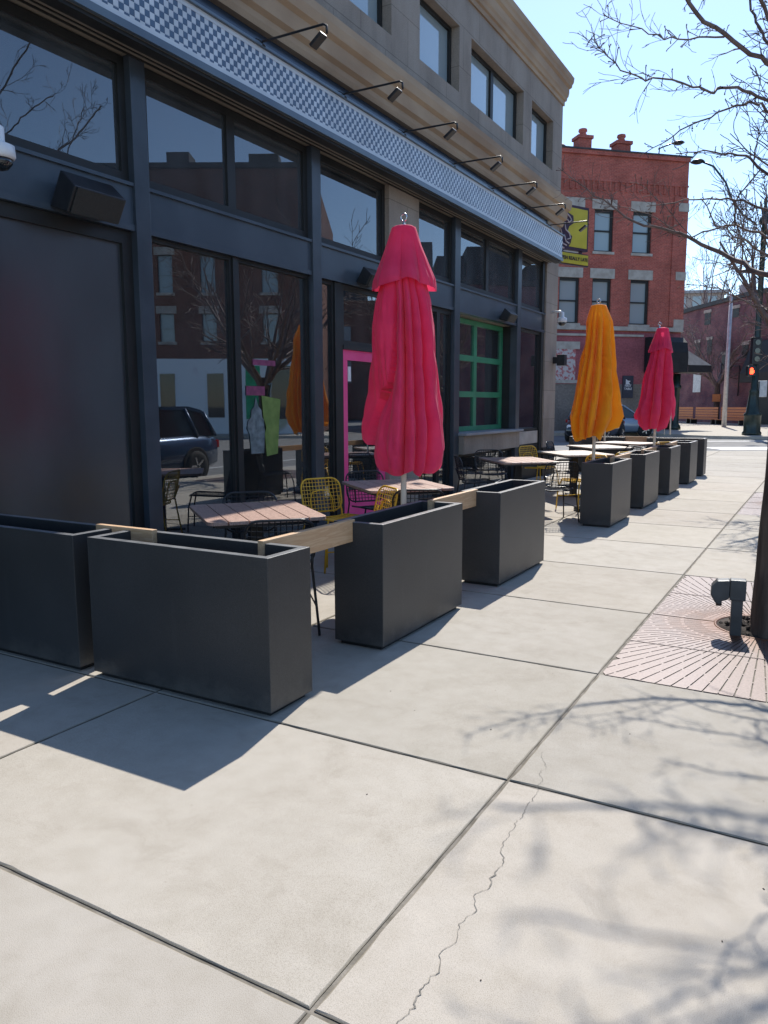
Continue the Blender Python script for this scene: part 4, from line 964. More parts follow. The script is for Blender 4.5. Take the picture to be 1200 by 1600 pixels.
# chimneys, rooftop vents
for a, b, t in ((-6.73, -5.84, 15.62), (-4.46, -3.5, 15.5)):
    a, b = a * KS, b * KS
    c_ = RBb(MB().box(a + .08, b - .08, .1, .8, zc(15.0) + .09, zc(t)).box(a, b, .02, .88, zc(t) + .001, zc(t) + .18), 'chimney', M['redbrick'])
    MB().lathe([(.2, 0), (.22, .15), (.17, .2), (.26, .3), (.24, .42), (.08, .48)], ((a + b) / 2, .45, zc(t) + .181), 14).build('chimney_pot', M['redbrick'], c_)
RBb(MB().lathe([(.35, 0), (.4, .25), (.2, .45)], (-7.9, 1.0, zc(15) + .09), 12), 'roof_vent', M['roofdark'])
# corner awning, column, doorway
aw = MB(); prof = [(-1.35, zc(3.32)), (-1.35, zc(4.4)), (-1.2, zc(4.95)), (-.8, zc(5.25)), (-.09, zc(5.28)), (-.09, zc(3.32))]
aw.prism([(p[0], p[1]) for p in prof], -2.5, -.35, 'x'); A_ = RBb(aw, 'awning', M['awning'])
w2 = MB(); zt, zb = zc(5.0), zc(3.72)
w2.add([(-.34, -.05, zt), (-.34, -1.36, zb + .55), (-.34, -1.36, zb), (1.55, -1.0, zb), (1.55, .8, zb), (.1, .8, zt)], [(0, 1, 2, 3), (0, 3, 4, 5), (0, 5, 4)])
w2.build('awning_slope', M['awning_grey'], A_, fixn=True)
MB().add([(-.34, -1.36, zb - .002), (1.55, -1.0, zb - .002), (1.55, -1.0, zb - .42), (-.34, -1.36, zb - .42), (1.55, .8, zb - .002), (1.55, .8, zb - .42), (-.3, .5, zb - .002), (-.3, .5, zb - .42)], [(0, 1, 2, 3), (1, 4, 5, 2), (3, 2, 5, 7), (0, 6, 4, 1)]).build('valance', M['awning'], A_)
co_ = RBb(MB().lathe([(.34, 0), (.34, .15), (.26, .3), (.20, .4), (.19, 2.4), (.26, 2.5), (.28, 2.65), (.2, 2.75), (.2, 3.4)], (-.42, -.45, .0), 20), 'column', M['darkgreen'])
RBb(MB().box(-.8, -.1, .1, .3, 0.0, zc(3.2)), 'corner_door', M['darkgreen'])

# ------------------------------------------------------------------ plum brick building and others further off
PB = empty('plum_brick_building', (-10.8, 74.2, 0), R_(-50.9), 'weathered plum brick low building behind the slatted orange benches', 'building')
mb = MB(); mb.prism([(-14, 0), (34, 0), (34, 9.4), (7.9, 9.95), (0, 9.75), (-14, 9.2)], 0, .5, 'y'); mb.box(-14, 34, .5, 16, 0, 9.1)
mb.build('brick_wall', M['purplebrick'], PB)
MB().prism([(-14, 9.21), (0, 9.76), (7.9, 9.96), (34, 9.41), (34, 9.75), (7.9, 10.3), (0, 10.1), (-14, 9.55)], -.15, .7, 'y').build('parapet_cap', M['roofdark'], PB)
for a, z0, z1, w in ((1.9, 8.3, 9.3, .9), (5.9, 8.5, 9.2, .8), (.6, 5.6, 6.9, .7), (2.4, 5.7, 7.0, .7), (4.7, 4.4, 5.6, .8), (7.4, 5.2, 6.2, .8)):
    f = MB().box(a - w / 2, a + w / 2, -.03, .0, z0, z1).build('window', M['frame'], PB)
    MB().box(a - w / 2 - .1, a + w / 2 + .1, -.08, -.002, z1, z1 + .25).build('lintel', M['lintel'], f)
MB().prism([(-1.3, 3.2), (-.01, 3.2), (-.01, 6.4), (-.4, 6.3), (-1.3, 3.9)], 8.8, 20, 'x').build('awning', M['awning'], PB); MB().box(8.8, 20, -.05, -.002, 0, 3.19).build('shopfront', M['frame'], PB)
MB().tube([(6.2, -.1, 4.6), (6.9, -.1, 4.6), (6.9, -.1, 2.2)], .05, 6).build('downpipe', M['blackmetal'], PB)
MB().box(.2, 1.4, -.06, -.002, 2.6, 4.2).build('notice_board', M['galv'], PB)
tk = empty('roof_tank', (-7.0, 76.0, 9.1), 0, 'round tan rooftop tank above the plum brick building', 'tank')
MB().lathe([(.62, 0), (.62, 1.3)], n=20).build('base', M['galv'], tk); MB().lathe([(.60, 1.301), (.6, 2.7), (.5, 2.8)], n=20).build('drum', M['tan_clad'], tk)
FA = empty('apartment_building', (-16.5, 121, 0), R_(20), 'pale distant apartment block above the plum brick roof', 'building')
mb = MB().box(-9, 2.6, 0, 14, 0, 17.2); mb.build('wall', M['tan_clad'], FA)
for i in range(5):
    for z in (7, 10, 13.2, 15.3):
        MB().box(-8 + i * 2.1, -6.8 + i * 2.1, -.06, .0, z, z + 1.5).build('window', M['sky_sheen_glass'], FA)
MB().box(-9.2, 3.2, -.6, 14.2, 17.2, 17.6).build('roof', M['coping'], FA)
MB().box(2.9, 3.1, -.4, -.2, 12, 17.19).box(2.6, 3.1, -.4, 3, 14.2, 14.4).build('balcony', M['coping'], FA)

# benches in front of the plum building
u_ = Vector((.63, -.776, 0)); nfr = Vector((-.776, -.63, 0))
for k, l in enumerate(('leftmost slatted orange bench by the plum wall', 'middle slatted orange bench behind the small street tree', 'rightmost slatted orange bench beside the signal pole', 'slatted orange bench right of the signal pole')):
    p = Vector((-10.8, 74.2, 0)) + nfr * 3.2 + u_ * (-1.0 + 3.5 * k)
    r = empty('slatted_bench', p, R_(-50.9), l, 'bench', 'orange slatted benches')
    mb = MB()
    for q in range(5): mb.box(.1, 3.2, -.03, .0, .36 + q * .2, .36 + q * .2 + .16)
    mb.build('backrest', M['benchwood'], r)
    MB().box(.1, 3.2, -.55, -.05, .36, .40).build('seat', M['benchwood'], r)
    for x in (0.15, 3.05): MB().box(x, x + .1, -.5, .05, 0, .355).build('leg', M['blackmetal'], r)

# ------------------------------------------------------------------ poles
r = empty('steel_pole', (-6.25, 57.9, 0), 0, 'bare silver pole on the far corner pavement', 'pole')
MB().tube([(0, 0, 0), (0, 0, 8.3)], [.16, .11], 16).build('shaft', M['galv'], r); MB().lathe([(.12, 8.3), (.08, 8.42), (.10, 8.8), (.03, 8.9)], n=12).build('cap', M['galv'], r)
sp_ = empty('traffic_signal_pole', (-3.36, 43.2, 0), R_(30), 'dark ornate signal pole with lit red hand at the right edge', 'traffic signal')
MB().lathe([(.46, 0), (.46, .12), (.40, .2), (.40, .95), (.44, 1.0), (.42, 1.06), (.33, 1.15), (.24, 1.9), (.21, 2.1), (.25, 2.18), (.16, 2.3), (.14, 6), (.12, 10.2), (.2, 10.25), (.24, 10.5), (.12, 10.6), (.14, 10.9), (.07, 11.1), (.10, 11.3), (.02, 11.55)], n=20).build('shaft', M['darkgreen'], sp_)
sg = MB().box(-.42, .02, -.48, -.2, 3.5, 4.75).box(-.5, -.1, -.52, -.19, 4.76, 4.8).build('signal_head', M['blackmetal'], sp_, .02)
for q in range(3): MB().lathe([(.13, 0), (.13, .02)], (0, 0, 0), 16, Matrix.Translation((-.2, -.5, 3.75 + q * .4)) @ Matrix.Rotation(R_(90), 4, 'X')).build('lens', M['dark_glass'], sg)
pg = MB().box(-.56, -.16, -.40, -.15, 2.93, 3.42).build('pedestrian_signal', M['blackmetal'], sp_, .02)
hand = MB().box(-.46, -.30, -.425, -.41, 3.02, 3.20)
for q in range(4): hand.box(-.46 + q * .041, -.43 + q * .041, -.425, -.41, 3.205, 3.33 - abs(q - 1.5) * .02)
hand.box(-.295, -.262, -.425, -.41, 3.08, 3.2); hand.build('lit_hand', M['red_led'], pg)
MB().box(.18, .55, -.2, .1, 1.9, 2.7).build('control_box', M['galv'], sp_, .02)
ar = MB().tube([(-.1, 0, 7.6), (-.5, 0, 7.95), (-.8, 0, 8.05)], .04, 8).build('arm', M['darkgreen'], sp_)
MB().lathe([(.02, .08), (.15, .05), (.27, .0), (.2, -.06), (.05, -.08)], (-.9, 0, 8.02), 14).build('lamp_head', M['blackmetal'], sp_)
MB().tube([(0, 0, 10.55), (.6, 0, 11.0), (1.6, 0, 11.6)], .05, 8).build('arm', M['darkgreen'], sp_)
MB().box(.5, 3.0, -.06, .0, 6.1, 6.9).build('street_sign', M['darkgreen'], sp_)
Ti = Matrix.Rotation(R_(-30), 4, 'Z') @ Matrix.Translation((3.36, -43.2, 0))
MB().tube([Ti @ sight(*a) for a in ((1183, 352, 39), (1160, 335, 39.2), (1144, 312, 39.4), (1134, 285, 39.6), (1115, 260, 39.8), (1098, 253, 40))], .05, 8).build('arm', M['darkgreen'], sp_)
hp = Ti @ sight(1090, 253, 40.1)
MB().lathe([(.05, .12), (.25, .09), (.36, .0), (.2, -.08)], tuple(hp), 14).build('lamp_head', M['blackmetal'], sp_)
RBb(MB().tube([(-1.9, .3, zc(15) + .05), (-1.9, .2, zc(15) + .5), (-1.5, -.4, zc(15) + .62)], .045, 6).lathe([(.05, .1), (.28, .07), (.36, 0), (.2, -.08)], (-1.2, -.6, zc(15) + .60), 14), 'roof_light', M['blackmetal'])

# ------------------------------------------------------------------ outlet pedestal
op = empty('outlet_pedestal', (-.46, 5.60, -.07), R_(8), 'grey electrical outlet post with weatherproof cover in the tree grate', 'outlet post')
MB().box(-.036, .036, -.028, .028, 0, .33).build('post', M['greybox'], op, .006)
MB().box(-.05, .05, -.045, .045, .31, .452).build('box', M['greybox'], op, .008)
cv = MB().prism([(-.052, .325), (-.052, .448), (-.13, .44), (-.165, .40), (-.168, .34), (-.14, .29), (-.125, .28), (-.105, .275), (-.10, .30), (-.07, .31)], -.05, .05, 'y').build('cover', M['greybox'], op, .008)
MB().tube([(-.115, 0, .30), (-.112, 0, .262)], .02, 10).build('cord_outlet', M['blackmetal'], op)

# ------------------------------------------------------------------ cars
def car(loc, rz, paint, label, L=4.55, Wd=1.82, Hh=1.66, hood=1.0):
    r = empty('parked_car', loc, rz, label, 'car', 'cars parked on the streets')
    h = L / 2
    # stations: x, z_low, z_shoulder, half width
    st = [(-h, .45, .80, .70), (-h + .08, .30, .95, .80), (-h + .5, .24, 1.02, .89), (-1.3, .22, 1.03, .91), (0, .22, 1.0, .91), (1.0, .22, .98, .91), (1.35, .22, hood * .98, .90), (h - .6, .24, hood * .92, .88), (h - .18, .28, hood * .82, .80), (h, .36, hood * .66, .68)]
    mb = MB(); vs = []; n = 12
    for x, zl_, zh, w in st:
        w *= Wd / 1.82
        ring = [(0, zl_), (w * .8, zl_), (w * .97, zl_ + .10), (w, zl_ + (zh - zl_) * .5), (w * .98, zh - .10), (w * .88, zh), (0, zh + .02)]
        full = [(y, z) for y, z in ring] + [(-y, z) for y, z in ring[-2:0:-1]]
        vs += [(x, y, z) for y, z in full]; n = len(full)
    fs = [(i * n + k, i * n + (k + 1) % n, (i + 1) * n + (k + 1) % n, (i + 1) * n + k) for i in range(len(st) - 1) for k in range(n)]
    fs += [tuple(range(n)), tuple((len(st) - 1) * n + k for k in range(n))]
    mb.add(vs, fs, True); bo = mb.build('body', paint, r)
    # greenhouse
    def loft(sts, name, mat, par):
        vs = []; 
        for x, z, w in sts: vs += [(x, -w, z), (x, w, z)]
    gh = [(-h + .15, 1.0, .80), (-h + .45, Hh - .10, .66), (-h + .9, Hh, .64), (.25, Hh, .65), (1.25, .98, .80)]
    prof = [(p[0], p[1]) for p in gh]
    vs = []
    for x, z, w in gh: vs += [(x, -w, z), (x, w, z)]
    fs = [(0, 2, 4, 6, 8), (9, 7, 5, 3, 1)] + [(2 * i, 2 * i + 1, 2 * i + 3, 2 * i + 2) for i in range(4)] + [(0, 8, 9, 1)]
    gl = MB().add(vs, fs).build('windows', M['dark_glass'], r, .02)
    # roof skin + pillars
    mb = MB()
    mb.prism([(-h + .40, Hh - .115), (-h + .46, Hh - .06), (-h + .9, Hh + .025), (.2, Hh + .025), (.42, Hh - .05), (.30, Hh - .06), (.2, Hh - .045), (-h + .9, Hh - .05), (-h + .5, Hh - .12)], -.67, .67, 'y')
    for s_ in (-1, 1):
        for a, b in (((.28, .665, Hh - .03), (1.25, .83, .98)), ((-.35, .67, Hh - .03), (-.40, .83, 1.0)), ((-h + .42, .68, Hh - .1), (-h + .15, .82, 1.0)), ((-h + 1.0, .67, Hh - .03), (-h + .75, .83, 1.0))):
            mb.tube([(a[0], s_ * a[1], a[2]), (b[0], s_ * b[1], b[2])], .035, 6)
    mb.build('roof', paint, r)
    for x in (-h + .92, h - .90):
        for s_ in (-1, 1):
            T = Matrix.Translation((x, s_ * (Wd / 2 - .06), .345)) @ Matrix.Rotation(R_(90), 4, 'X')
            MB().lathe([(.385, -.10), (.40, -.10), (.40, .075), (.385, .075)], (0, 0, .0), 28, T @ Matrix.Translation((0, .03, 0))).build('wheel_arch', M['rubber'], r)
            wh = empty('wheel', (0, 0, 0)); wh.parent = r
            MB().lathe([(.22, -.11), (.33, -.11), (.345, -.07), (.345, .07), (.33, .11), (.22, .11)], (0, 0, 0), 28, T).build('tyre', M['rubber'], wh)
            rm = MB().lathe([(.215, -.10), (.22, .0), (.215, .10)], (0, 0, 0), 24, T)
            for q in range(5):
                a = q * 2 * math.pi / 5; rm.box(0.03, .21, -.022, .022, -.112, .112, T @ Matrix.Rotation(a, 4, 'Z'))
            rm.build('rim', M['steel'], wh)
    for s_ in (-1, 1):
        MB().lathe([(.10, 0), (.11, .03), (.06, .06)], (0, 0, 0), 16, Matrix.Translation((h - .10, s_ * .60, hood * .70)) @ Matrix.Rotation(R_(90), 4, 'Y')).build('headlight', M['lampglass'], r)
        MB().box(-h - .01, -h + .10, s_ * .66 - .12, s_ * .66 + .12, .72, .90).build('taillight', M['taillight'], r, .02)
        MB().lathe([(.08, -.06), (.10, 0), (.08, .06)], (.95, s_ * .95, 1.06), 10).build('mirror', paint, r)
    MB().box(h - .07, h + .015, -.42, .42, .42, .60).build('grille', M['blackmetal'], r, .01)
    # wheel arch dark
    return r
car((2.25, 11.6, -.15), R_(-90), M['car_blue'], 'dark blue car at the kerb, seen mirrored in the left shop window', L=4.7)
car((-10.2, 42.75, -.15), R_(38), M['car_silver'], 'silver car parked before the red brick building between the umbrellas', L=4.7, Hh=1.68)
car((-9.5, 36.6, -.15), R_(-92), M['car_black'], 'black car with round headlight beside the stone corner pier', L=4.3, Hh=1.5)

# ------------------------------------------------------------------ street opposite (mirrored in the glass)
OB = empty('opposite_brick_building', (49.96, 14.7, 0), R_(60.2), 'brown brick building with painted ground floor, mirrored in the shop windows', 'building')
oc = []
oc = [(.9 + 3 * k, 1.8 + 3 * k) for k in range(10)] + [(33.4, 34.2), (35.7, 36.5), (39.0, 39.9)]
oz = [(5.0, 6.5), (7.6, 9.6)]
mb = MB(); ee = [0] + [e for c in oc for e in c] + [42]; zz = [4.1, 5.0, 6.5, 7.6, 9.6, 14.0]
for i in range(0, 6, 2): mb.box(0, .4, 0, 42, zz[i], zz[i + 1])
for z0, z1 in oz:
    for i in range(0, len(ee), 2): mb.box(0, .4, ee[i], ee[i + 1], z0, z1)
mb.box(.4, 14, 0, 42, 0, 13.6); mb.build('brick_wall', M['oldbrick'], OB)
MB().box(-.25, .6, -.1, 42.1, 14.0, 14.25).box(.5, 1.9, 34, 35.2, 14.26, 15.0).box(.5, 1.6, 38.4, 40, 14.26, 14.9).build('cornice', M['roofdark'], OB)
MB().box(-.02, .39, 0, 42, 0, 4.1).build('painted_wall', M['mural'], OB)
for (a, b) in oc:
    for z0, z1 in oz:
        f = MB().box(.2, .24, a, b, z0, z1).box(.12, .2, a, b, (z0 + z1) / 2 - .04, (z0 + z1) / 2 + .04).build('window', M['sky_sheen_glass'], OB)
        MB().box(-.05, .1, a - .15, b + .15, z1, z1 + .4).box(-.08, .1, a - .1, b + .1, z0 - .15, z0).build('lintel', M['lintel'], f)
for a, b, z0, z1, mt in ((33.3, 34.1, .9, 3.3, 'dark_glass'), (35.9, 36.8, .9, 3.3, 'dark_glass'), (38.0, 38.8, .8, 3.7, 'bannergreen'), (39.4, 40.7, .8, 3.7, 'dark_glass'), (29, 31, .6, 3.3, 'dark_glass'), (23, 26, .6, 3.3, 'dark_glass'), (15, 18, .6, 3.3, 'dark_glass'), (5, 9, .6, 3.3, 'dark_glass')):
    MB().box(-.05, -.021, a, b, z0, z1).build('shopfront' if mt == 'dark_glass' else 'banner', M[mt], OB)
OM = empty('mansard_building', (26.5, 79.5, 0), R_(60.2), 'dark mansard-roofed row, mirrored in the right upper panes', 'building')
MB().box(0, 14, -14, 14, 0, 13).build('wall', M['oldbrick'], OM)
for y0, y1, h_ in ((-13, -9, 4), (-7, -1.5, 6.5), (-1, 2, 5), (2.3, 8, 6), (9, 13, 4)):
    MB().prism([(0, 13.0), (1.5, 13 + h_), (9, 13 + h_), (12, 13.0)], y0, y1, 'y').build('mansard_roof', M['roofdark'], OM)
for k in range(6):
    MB().box(-.04, 0, -12 + k * 4.6, -10.6 + k * 4.6, 8, 10.2).box(-.04, 0, -12 + k * 4.6, -10.6 + k * 4.6, 4, 6.4).build('window', M['sky_sheen_glass'], OM)

# ------------------------------------------------------------------ trees
def grow(mb, p, d, L, r, depth, rs, rmin=.0022, up=.12, budp=.8, n=6, kids=(3, 5), seglen=.12, sp=(.35, .85)):
    """a wandering tapered branch with side shoots"""
    k = max(3, int(L / seglen)); pts = [p.copy()]; rad = [r]; dd = d.normalized(); q = p.copy()
    for i in range(k):
        wv = .17 if r > .006 else .30
        dd = (dd + Vector((rs.uniform(-wv, wv), rs.uniform(-wv, wv), rs.uniform(-wv, wv) + up * .18))).normalized()
        q = q + dd * (L / k); pts.append(q.copy()); rad.append(max(rmin * .8, r * (1 - .78 * (i + 1) / k)))
    mb.tube(pts, rad, n if r > .012 else (4 if r > .005 else 3), False)
    if depth <= 0:
        return
    nk = rs.randint(*kids)
    for j in range(nk):
        t = rs.uniform(.15, .97); i = min(k - 1, int(t * k)); base = pts[i].lerp(pts[i + 1], rs.random())
        ax = (pts[i + 1] - pts[i]).normalized(); side = ax.cross(Vector((rs.uniform(-1, 1), rs.uniform(-1, 1), rs.uniform(-1, 1)))).normalized()
        a = rs.uniform(*sp); nd = (ax * math.cos(a) + side * math.sin(a))
        grow(mb, base, nd, L * rs.uniform(.3, .55), max(rmin, rad[i] * rs.uniform(.4, .6)), depth - 1, rs, rmin, up, budp, n, kids, seglen * .8, sp)

def limb(mb, pts, r0, r1, rs0, kids=12, kl=(.25, .7), depth=2, wob=.012, spurs=True, n=9, rmin=.0019, twist=None):
    P = [Vector(p) for p in pts]; rs = rs0; r0 *= .72; r1 *= .85
    # resample with catmull-rom
    Q = []
    for i in range(len(P) - 1):
        a, b, c, d = P[max(0, i - 1)], P[i], P[i + 1], P[min(len(P) - 1, i + 2)]
        m = max(3, int((c - b).length / .07))
        for k in range(m):
            t = k / m; Q.append(.5 * ((2 * b) + (c - a) * t + (2 * a - 5 * b + 4 * c - d) * t * t + (3 * b - a - 3 * c + d) * t ** 3) + Vector((rs.uniform(-wob, wob), rs.uniform(-wob, wob), rs.uniform(-wob, wob))))
    Q.append(P[-1]); m = len(Q)
    rad = [r0 + (r1 - r0) * (i / (m - 1)) ** .8 for i in range(m)]
    mb.tube(Q, rad, n, False)
    for j in range(kids):
        t = rs.uniform(.12, 1); i = min(m - 2, int(t * (m - 1))); ax = (Q[i + 1] - Q[i]).normalized()
        side = ax.cross(Vector((rs.uniform(-1, 1), rs.uniform(-1, 1), rs.uniform(-1, 1)))).normalized(); a = rs.uniform(.5, 1.0)
        grow(mb, Q[i], ax * math.cos(a) + side * math.sin(a), rs.uniform(*kl) * (1 - .4 * t), max(rmin, rad[i] * .38), depth, rs, rmin, .3, n=6, kids=(1, 4), seglen=.045)
    if spurs:    # short knobby spurs with buds
        for j in range(int(m * 1.7)):
            i = rs.randrange(m // 5, m - 1); ax = (Q[i + 1] - Q[i]).normalized(); side = ax.cross(Vector((rs.uniform(-1, 1), rs.uniform(-1, 1), rs.uniform(-1, 1)))).normalized()
            e = Q[i] + (side + ax * .5) * rs.uniform(.015, .07)
            mb.tube([Q[i], Q[i].lerp(e, .6) + side * .004, e], [.0025, .0022, .0032], 4, False)
            mb.tube([e, e + side * .008, e + side * .014], [.0022, .005, .001], 4, False)
rs = random.Random(21)
T1 = empty('street_tree', (-.12, 5.80, -.07), 0, 'bare tree at the right edge, its thick trunk rising from the near grate', 'tree', 'bare street trees')
off = Vector((.12, -5.80, .07))
mb = MB()
tp = [(-.15, 5.80, -.07), (-.15, 5.80, .06), (-.155, 5.805, .5), (-.15, 5.81, 1.2), (-.14, 5.82, 2.0), (-.12, 5.82, 2.7), (-.09, 5.84, 3.5), (-.10, 5.83, 4.5), (-.05, 5.85, 5.6), (-.07, 5.86, 6.8)]
tr_ = [.255, .232, .218, .21, .195, .16, .11, .075, .04, .008]
Pm = [Vector(p) + off for p in tp]; QQ = []; rq = []
for i in range(len(Pm) - 1):
    for k in range(8):
        t = k / 8; QQ.append(Pm[i].lerp(Pm[i + 1], t)); rq.append(tr_[i] + (tr_[i + 1] - tr_[i]) * t)
QQ.append(Pm[-1]); rq.append(tr_[-1])
mb.tube(QQ, rq, 28, False)
mb.v = [tuple(Vector(v) + (Vector((v[0] + .03, v[1], 0)).normalized() * (noise.noise(Vector((v[0] * 14, v[1] * 14, v[2] * 1.6))) * .012 + noise.noise(Vector((v[0] * 4, v[1] * 4, v[2] * 1.2))) * .014))) for v in mb.v]
mb.build('trunk', M['bark'], T1)
crown = MB()
fork = Vector((-.14, 5.82, 2.3))
def S(*l): return [fork] + [sight(*a) for a in l]
LIMBS = [
 (S((1285, 190, 5.2), (1240, 130, 5.1), (1200, 98, 5.0), (1130, 57, 4.9), (1075, 5, 4.8), (1045, -70, 4.7), (1000, -160, 4.6)), .034, .011, 16),
 (S((1285, 230, 5.1), (1200, 158, 4.9), (1165, 140, 4.8), (1128, 137, 4.7)), .024, .010, 7),
 ([sight(1130, 57, 4.9), sight(1060, 62, 4.75), sight(1030, 55, 4.7), sight(985, 43, 4.6), sight(942, 21, 4.5)], .009, .0028, 14),
 ([sight(1128, 137, 4.7), sight(1110, 143, 4.65), sight(1080, 135, 4.6), sight(1035, 122, 4.5), sight(1000, 124, 4.45), sight(960, 98, 4.4), sight(938, 72, 4.35), sight(921, 50, 4.3)], .0115, .0025, 26),
 (S((1280, 280, 5.4), (1200, 173, 5.5), (1180, 163, 5.5), (1150, 165, 5.5), (1110, 184, 5.5), (1065, 203, 5.5), (1035, 225, 5.5), (1000, 243, 5.5)), .030, .0028, 18),
 (S((1280, 335, 5.4), (1200, 272, 5.6), (1165, 243, 5.7), (1130, 238, 5.8), (1090, 236, 5.9), (1056, 240, 6.0)), .034, .004, 16),
 (S((1280, 375, 5.4), (1200, 327, 5.7), (1150, 313, 5.9), (1110, 311, 6.0), (1070, 314, 6.1), (1010, 322, 6.2)), .026, .004, 16),
 (S((1285, 420, 5.5), (1200, 372, 5.8), (1150, 353, 6.0), (1110, 360, 6.1), (1078, 372, 6.2)), .026, .006, 10),
 (S((1285, 465, 5.4), (1200, 432, 5.7), (1140, 402, 6.0), (1085, 375, 6.2), (1050, 362, 6.3), (990, 345, 6.3), (930, 305, 6.3), (872, 262, 6.2)), .048, .0028, 26),
 ([sight(1085, 375, 6.2), sight(1040, 325, 6.2), sight(1010, 295, 6.2), sight(985, 285, 6.2)], .006, .0025, 6),
 ([sight(1060, 365, 6.3), sight(1000, 330, 6.2), sight(940, 320, 6.2), sight(900, 300, 6.1)], .006, .002, 10),
 ([sight(1150, 313, 5.9), sight(1147, 335, 5.95), sight(1150, 352, 6.0)], .009, .008, 2),
 ([sight(1150, 313, 5.9), sight(1172, 285, 5.9), sight(1190, 263, 5.85)], .008, .006, 3),
 (S((1290, 150, 6.0), (1230, 10, 6.5), (1150, -28, 6.8), (1050, -30, 7.0), (960, -60, 7.2)), .055, .012, 30),
 (S((1290, 250, 6.0), (1240, 120, 6.5), (1195, 60, 6.8), (1150, -45, 7.0), (1100, -110, 7.1)), .04, .008, 22),
 (S((1280, 60, 5.6), (1230, -100, 6.0), (1130, -150, 6.4), (1000, -130, 6.6)), .04, .008, 26),
 (S((1300, 0, 5.5), (1250, -250, 6.0), (1120, -320, 6.3), (950, -350, 6.5)), .045, .009, 26),
 (S((1310, -100, 5.0), (1270, -400, 5.2), (1150, -600, 5.4), (1000, -700, 5.5)), .045, .01, 22),
 (S((1320, -100, 5.0), (1300, -500, 5.0), (1220, -900, 5.2), (1100, -1100, 5.3)), .045, .01, 22),
 (S((1290, 60, 5.5), (1230, 60, 5.5), (1192, 12, 5.4), (1178, -60, 5.3), (1150, -200, 5.2)), .03, .012, 10),
 (S((1280, 440, 5.6), (1200, 400, 5.8), (1150, 420, 6.0), (1100, 440, 6.2)), .02, .003, 12),
 (S((1280, 430, 4.6), (1200, 395, 4.3), (1160, 375, 4.2), (1120, 350, 4.1), (1095, 310, 4.0)), .018, .003, 10),
]
for pts, a, b, kd in LIMBS:
    hi_ = pts[-1].z > 5.3
    limb(crown, [p + off for p in pts], a, b, rs, rmin=.0036 if hi_ else .0019, spurs=not hi_, kids=int(kd * (1.3 if hi_ else .8)), depth=2 if pts[-1].z > 4.9 and kd > 21 else 1, kl=(.3, .9) if pts[-1].z > 5.3 else (.12, .42))
# upper crown, out of frame, throws the branch shadows
for d, L, r_ in (((.6, -.2, 1), 2.8, .06), ((.5, .8, 1), 2.6, .05), ((.7, .5, .7), 2.2, .04), ((.5, -.7, .9), 2.2, .035), ((.03, .0, 1), 3.0, .055)):
    grow(crown, Vector((-.01, .01, 2.6 + .07)), Vector(d), L, r_, 3, rs, .004, .25, n=7, kids=(3, 5), seglen=.18, sp=(.4, .9))
crown.build('crown', M['twig'], T1, fixn=False)
def simple_tree(loc, h, r, label, seed, spread=2.2, name='street_tree', mat=None, depth=4, group='bare street trees', th=None, rmin=.006, kids=(4, 6), nl=9):
    t = empty(name, loc, 0, label, 'tree', group); rs = random.Random(seed); th = th or h * .4
    MB().tube([(0, 0, -.1), (.02, 0, th * .5), (0, .03, th + .1)], [r * 1.15, r, r * .85], 12, False).build('trunk', M['bark'], t)
    mb = MB()
    for k in range(nl):
        a = k * 6.28 / nl * 2.1 + rs.uniform(-.3, .3); z = rs.uniform(.75, 1.4)
        grow(mb, Vector((0, .02, th - rs.uniform(0, .25) * th * .6)), Vector((math.cos(a) * .8, math.sin(a) * .8, z)), (h - th) * rs.uniform(.75, 1.0), r * .5, depth - 1, rs, rmin, .2, n=5, kids=kids, seglen=.3)
    mb.build('crown', mat or M['twig'], t, fixn=False); return t
simple_tree((-.25, 13.5, -.07), 5.3, .13, 'second bare kerb tree, seen mirrored in the shop window', 5)
simple_tree((.1, 24, 0), 5.0, .13, 'third bare kerb tree farther along, seen only in reflections', 8, rmin=.008)
q = site(1110, 64); simple_tree((q.x, q.y, 0), 9.5, .24, 'small bare street tree with orange tag before the plum wall', 12, th=3.2, rmin=.014, mat=M['fartwig'])
tg = MB().box(-.3, .3, -.3, .3, 1.75, 2.35).build('notice_tag', M['benchwood']); tg.location = (q.x, q.y, 0); tag(tg, 'orange paper tag wrapped round the small street tree trunk', 'tag')
for px, D, h, l, sd in ((1092, 86, 21, 'tall pale bare tree rising behind the plum brick roof next to the red building', 31), (1215, 80, 14, 'bare tree behind the signal pole above the plum brick roof', 33), (1150, 95, 13.5, 'bare tree behind the rooftop tank', 35)):
    q = site(px, D); simple_tree((q.x, q.y, 0), h, .2, l, sd, name='background_tree', group='bare trees behind the plum building', mat=M['fartwig'], depth=4, rmin=.014, kids=(3, 5), nl=7)
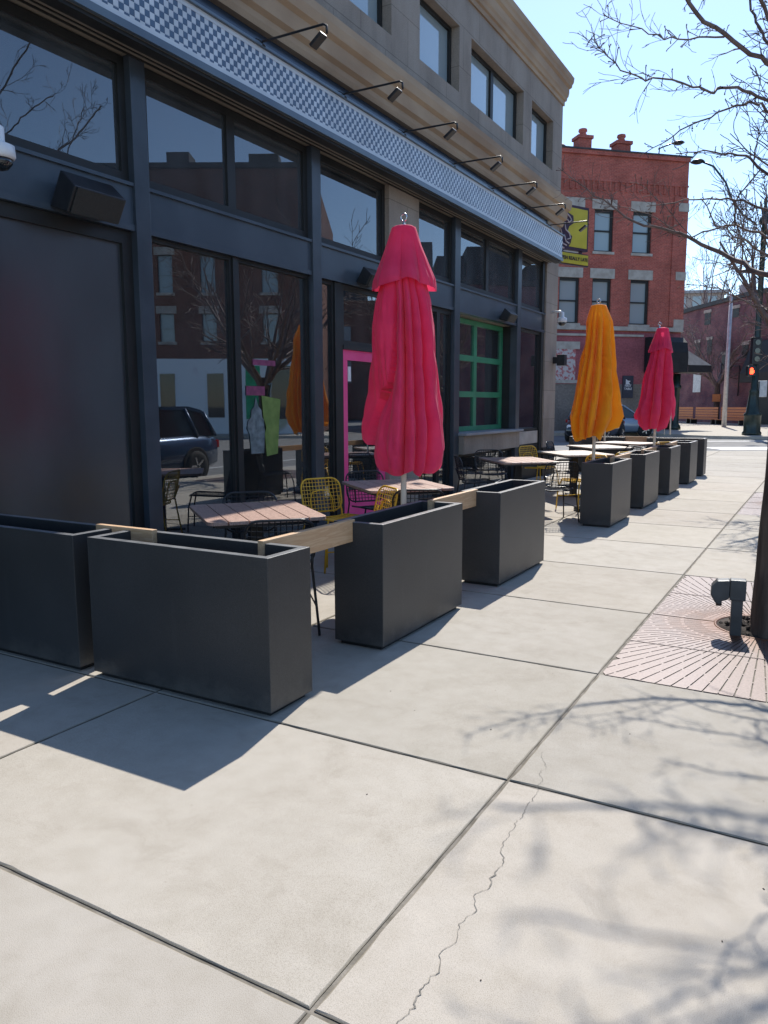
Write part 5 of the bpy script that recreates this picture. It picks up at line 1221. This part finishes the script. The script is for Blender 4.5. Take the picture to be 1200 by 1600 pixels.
for x, y, h, l, sd in ((15.5, 49, 11, 'big bare tree beyond the painted wall, mirrored over the magenta door', 41), (12, 60, 12, 'bare tree far across the street, mirrored beside the magenta door', 42)):
    simple_tree((x, y, 0), h, .16, l, sd, group='bare trees across the street', rmin=.012)

# ------------------------------------------------------------------ small litter and fallen twigs on the pavement
lt_ = MB()
for k in range(30):
    x, y = random.uniform(-2.3, .5), random.uniform(.9, 9); s_ = random.uniform(.0015, .0035)
    lt_.box(-s_, s_, -s_ * .6, s_ * .6, 0, s_ * .5, Matrix.Translation((x, y, .0005)) @ Matrix.Rotation(random.uniform(0, 3), 4, 'Z'))
tag(lt_.build('pavement_grit', M['soil'], fixn=False), 'scattered dark grit and bud husks on the pavement', 'grit', kind='stuff')

# ------------------------------------------------------------------ camera, light, world
cam = bpy.data.cameras.new('camera'); co = bpy.data.objects.new('camera', cam); COL.objects.link(co)
Mx = Matrix((RR, UU, -fw)).transposed().to_4x4(); Mx.translation = CAMP; co.matrix_world = Mx
cam.sensor_fit = 'VERTICAL'; cam.sensor_height = 24; cam.lens = 24 * FOC / 1600; cam.clip_start = .05; cam.clip_end = 3000
SC.camera = co
sv = Vector((-.178, .925, 1.0)).normalized()     # towards the sun
el = math.asin(sv.z); az = math.atan2(sv.x, sv.y)
sun = bpy.data.lights.new('sun', 'SUN'); sun.energy = 4.3; sun.angle = R_(.5); sun.color = (1, .955, .88)
so = bpy.data.objects.new('sun', sun); COL.objects.link(so); so.rotation_euler = sv.to_track_quat('Z', 'Y').to_euler(); so.location = (0, 0, 30)
w = bpy.data.worlds.new('World'); SC.world = w; w.use_nodes = True; nt = w.node_tree
bg = nt.nodes['Background']; sk = nt.nodes.new('ShaderNodeTexSky'); sk.sky_type = 'NISHITA'; sk.sun_disc = False
sk.sun_elevation = el; sk.sun_rotation = az; sk.altitude = 200; sk.air_density = 1.0; sk.dust_density = .3; sk.ozone_density = 4
nt.links.new(sk.outputs[0], bg.inputs[0]); bg.inputs[1].default_value = .15
vs_ = SC.view_settings; vs_.view_transform = 'Standard'; vs_.look = 'None'; vs_.exposure = 0.62; vs_.gamma = 1
SC.cycles.max_bounces = 8; SC.cycles.transparent_max_bounces = 12
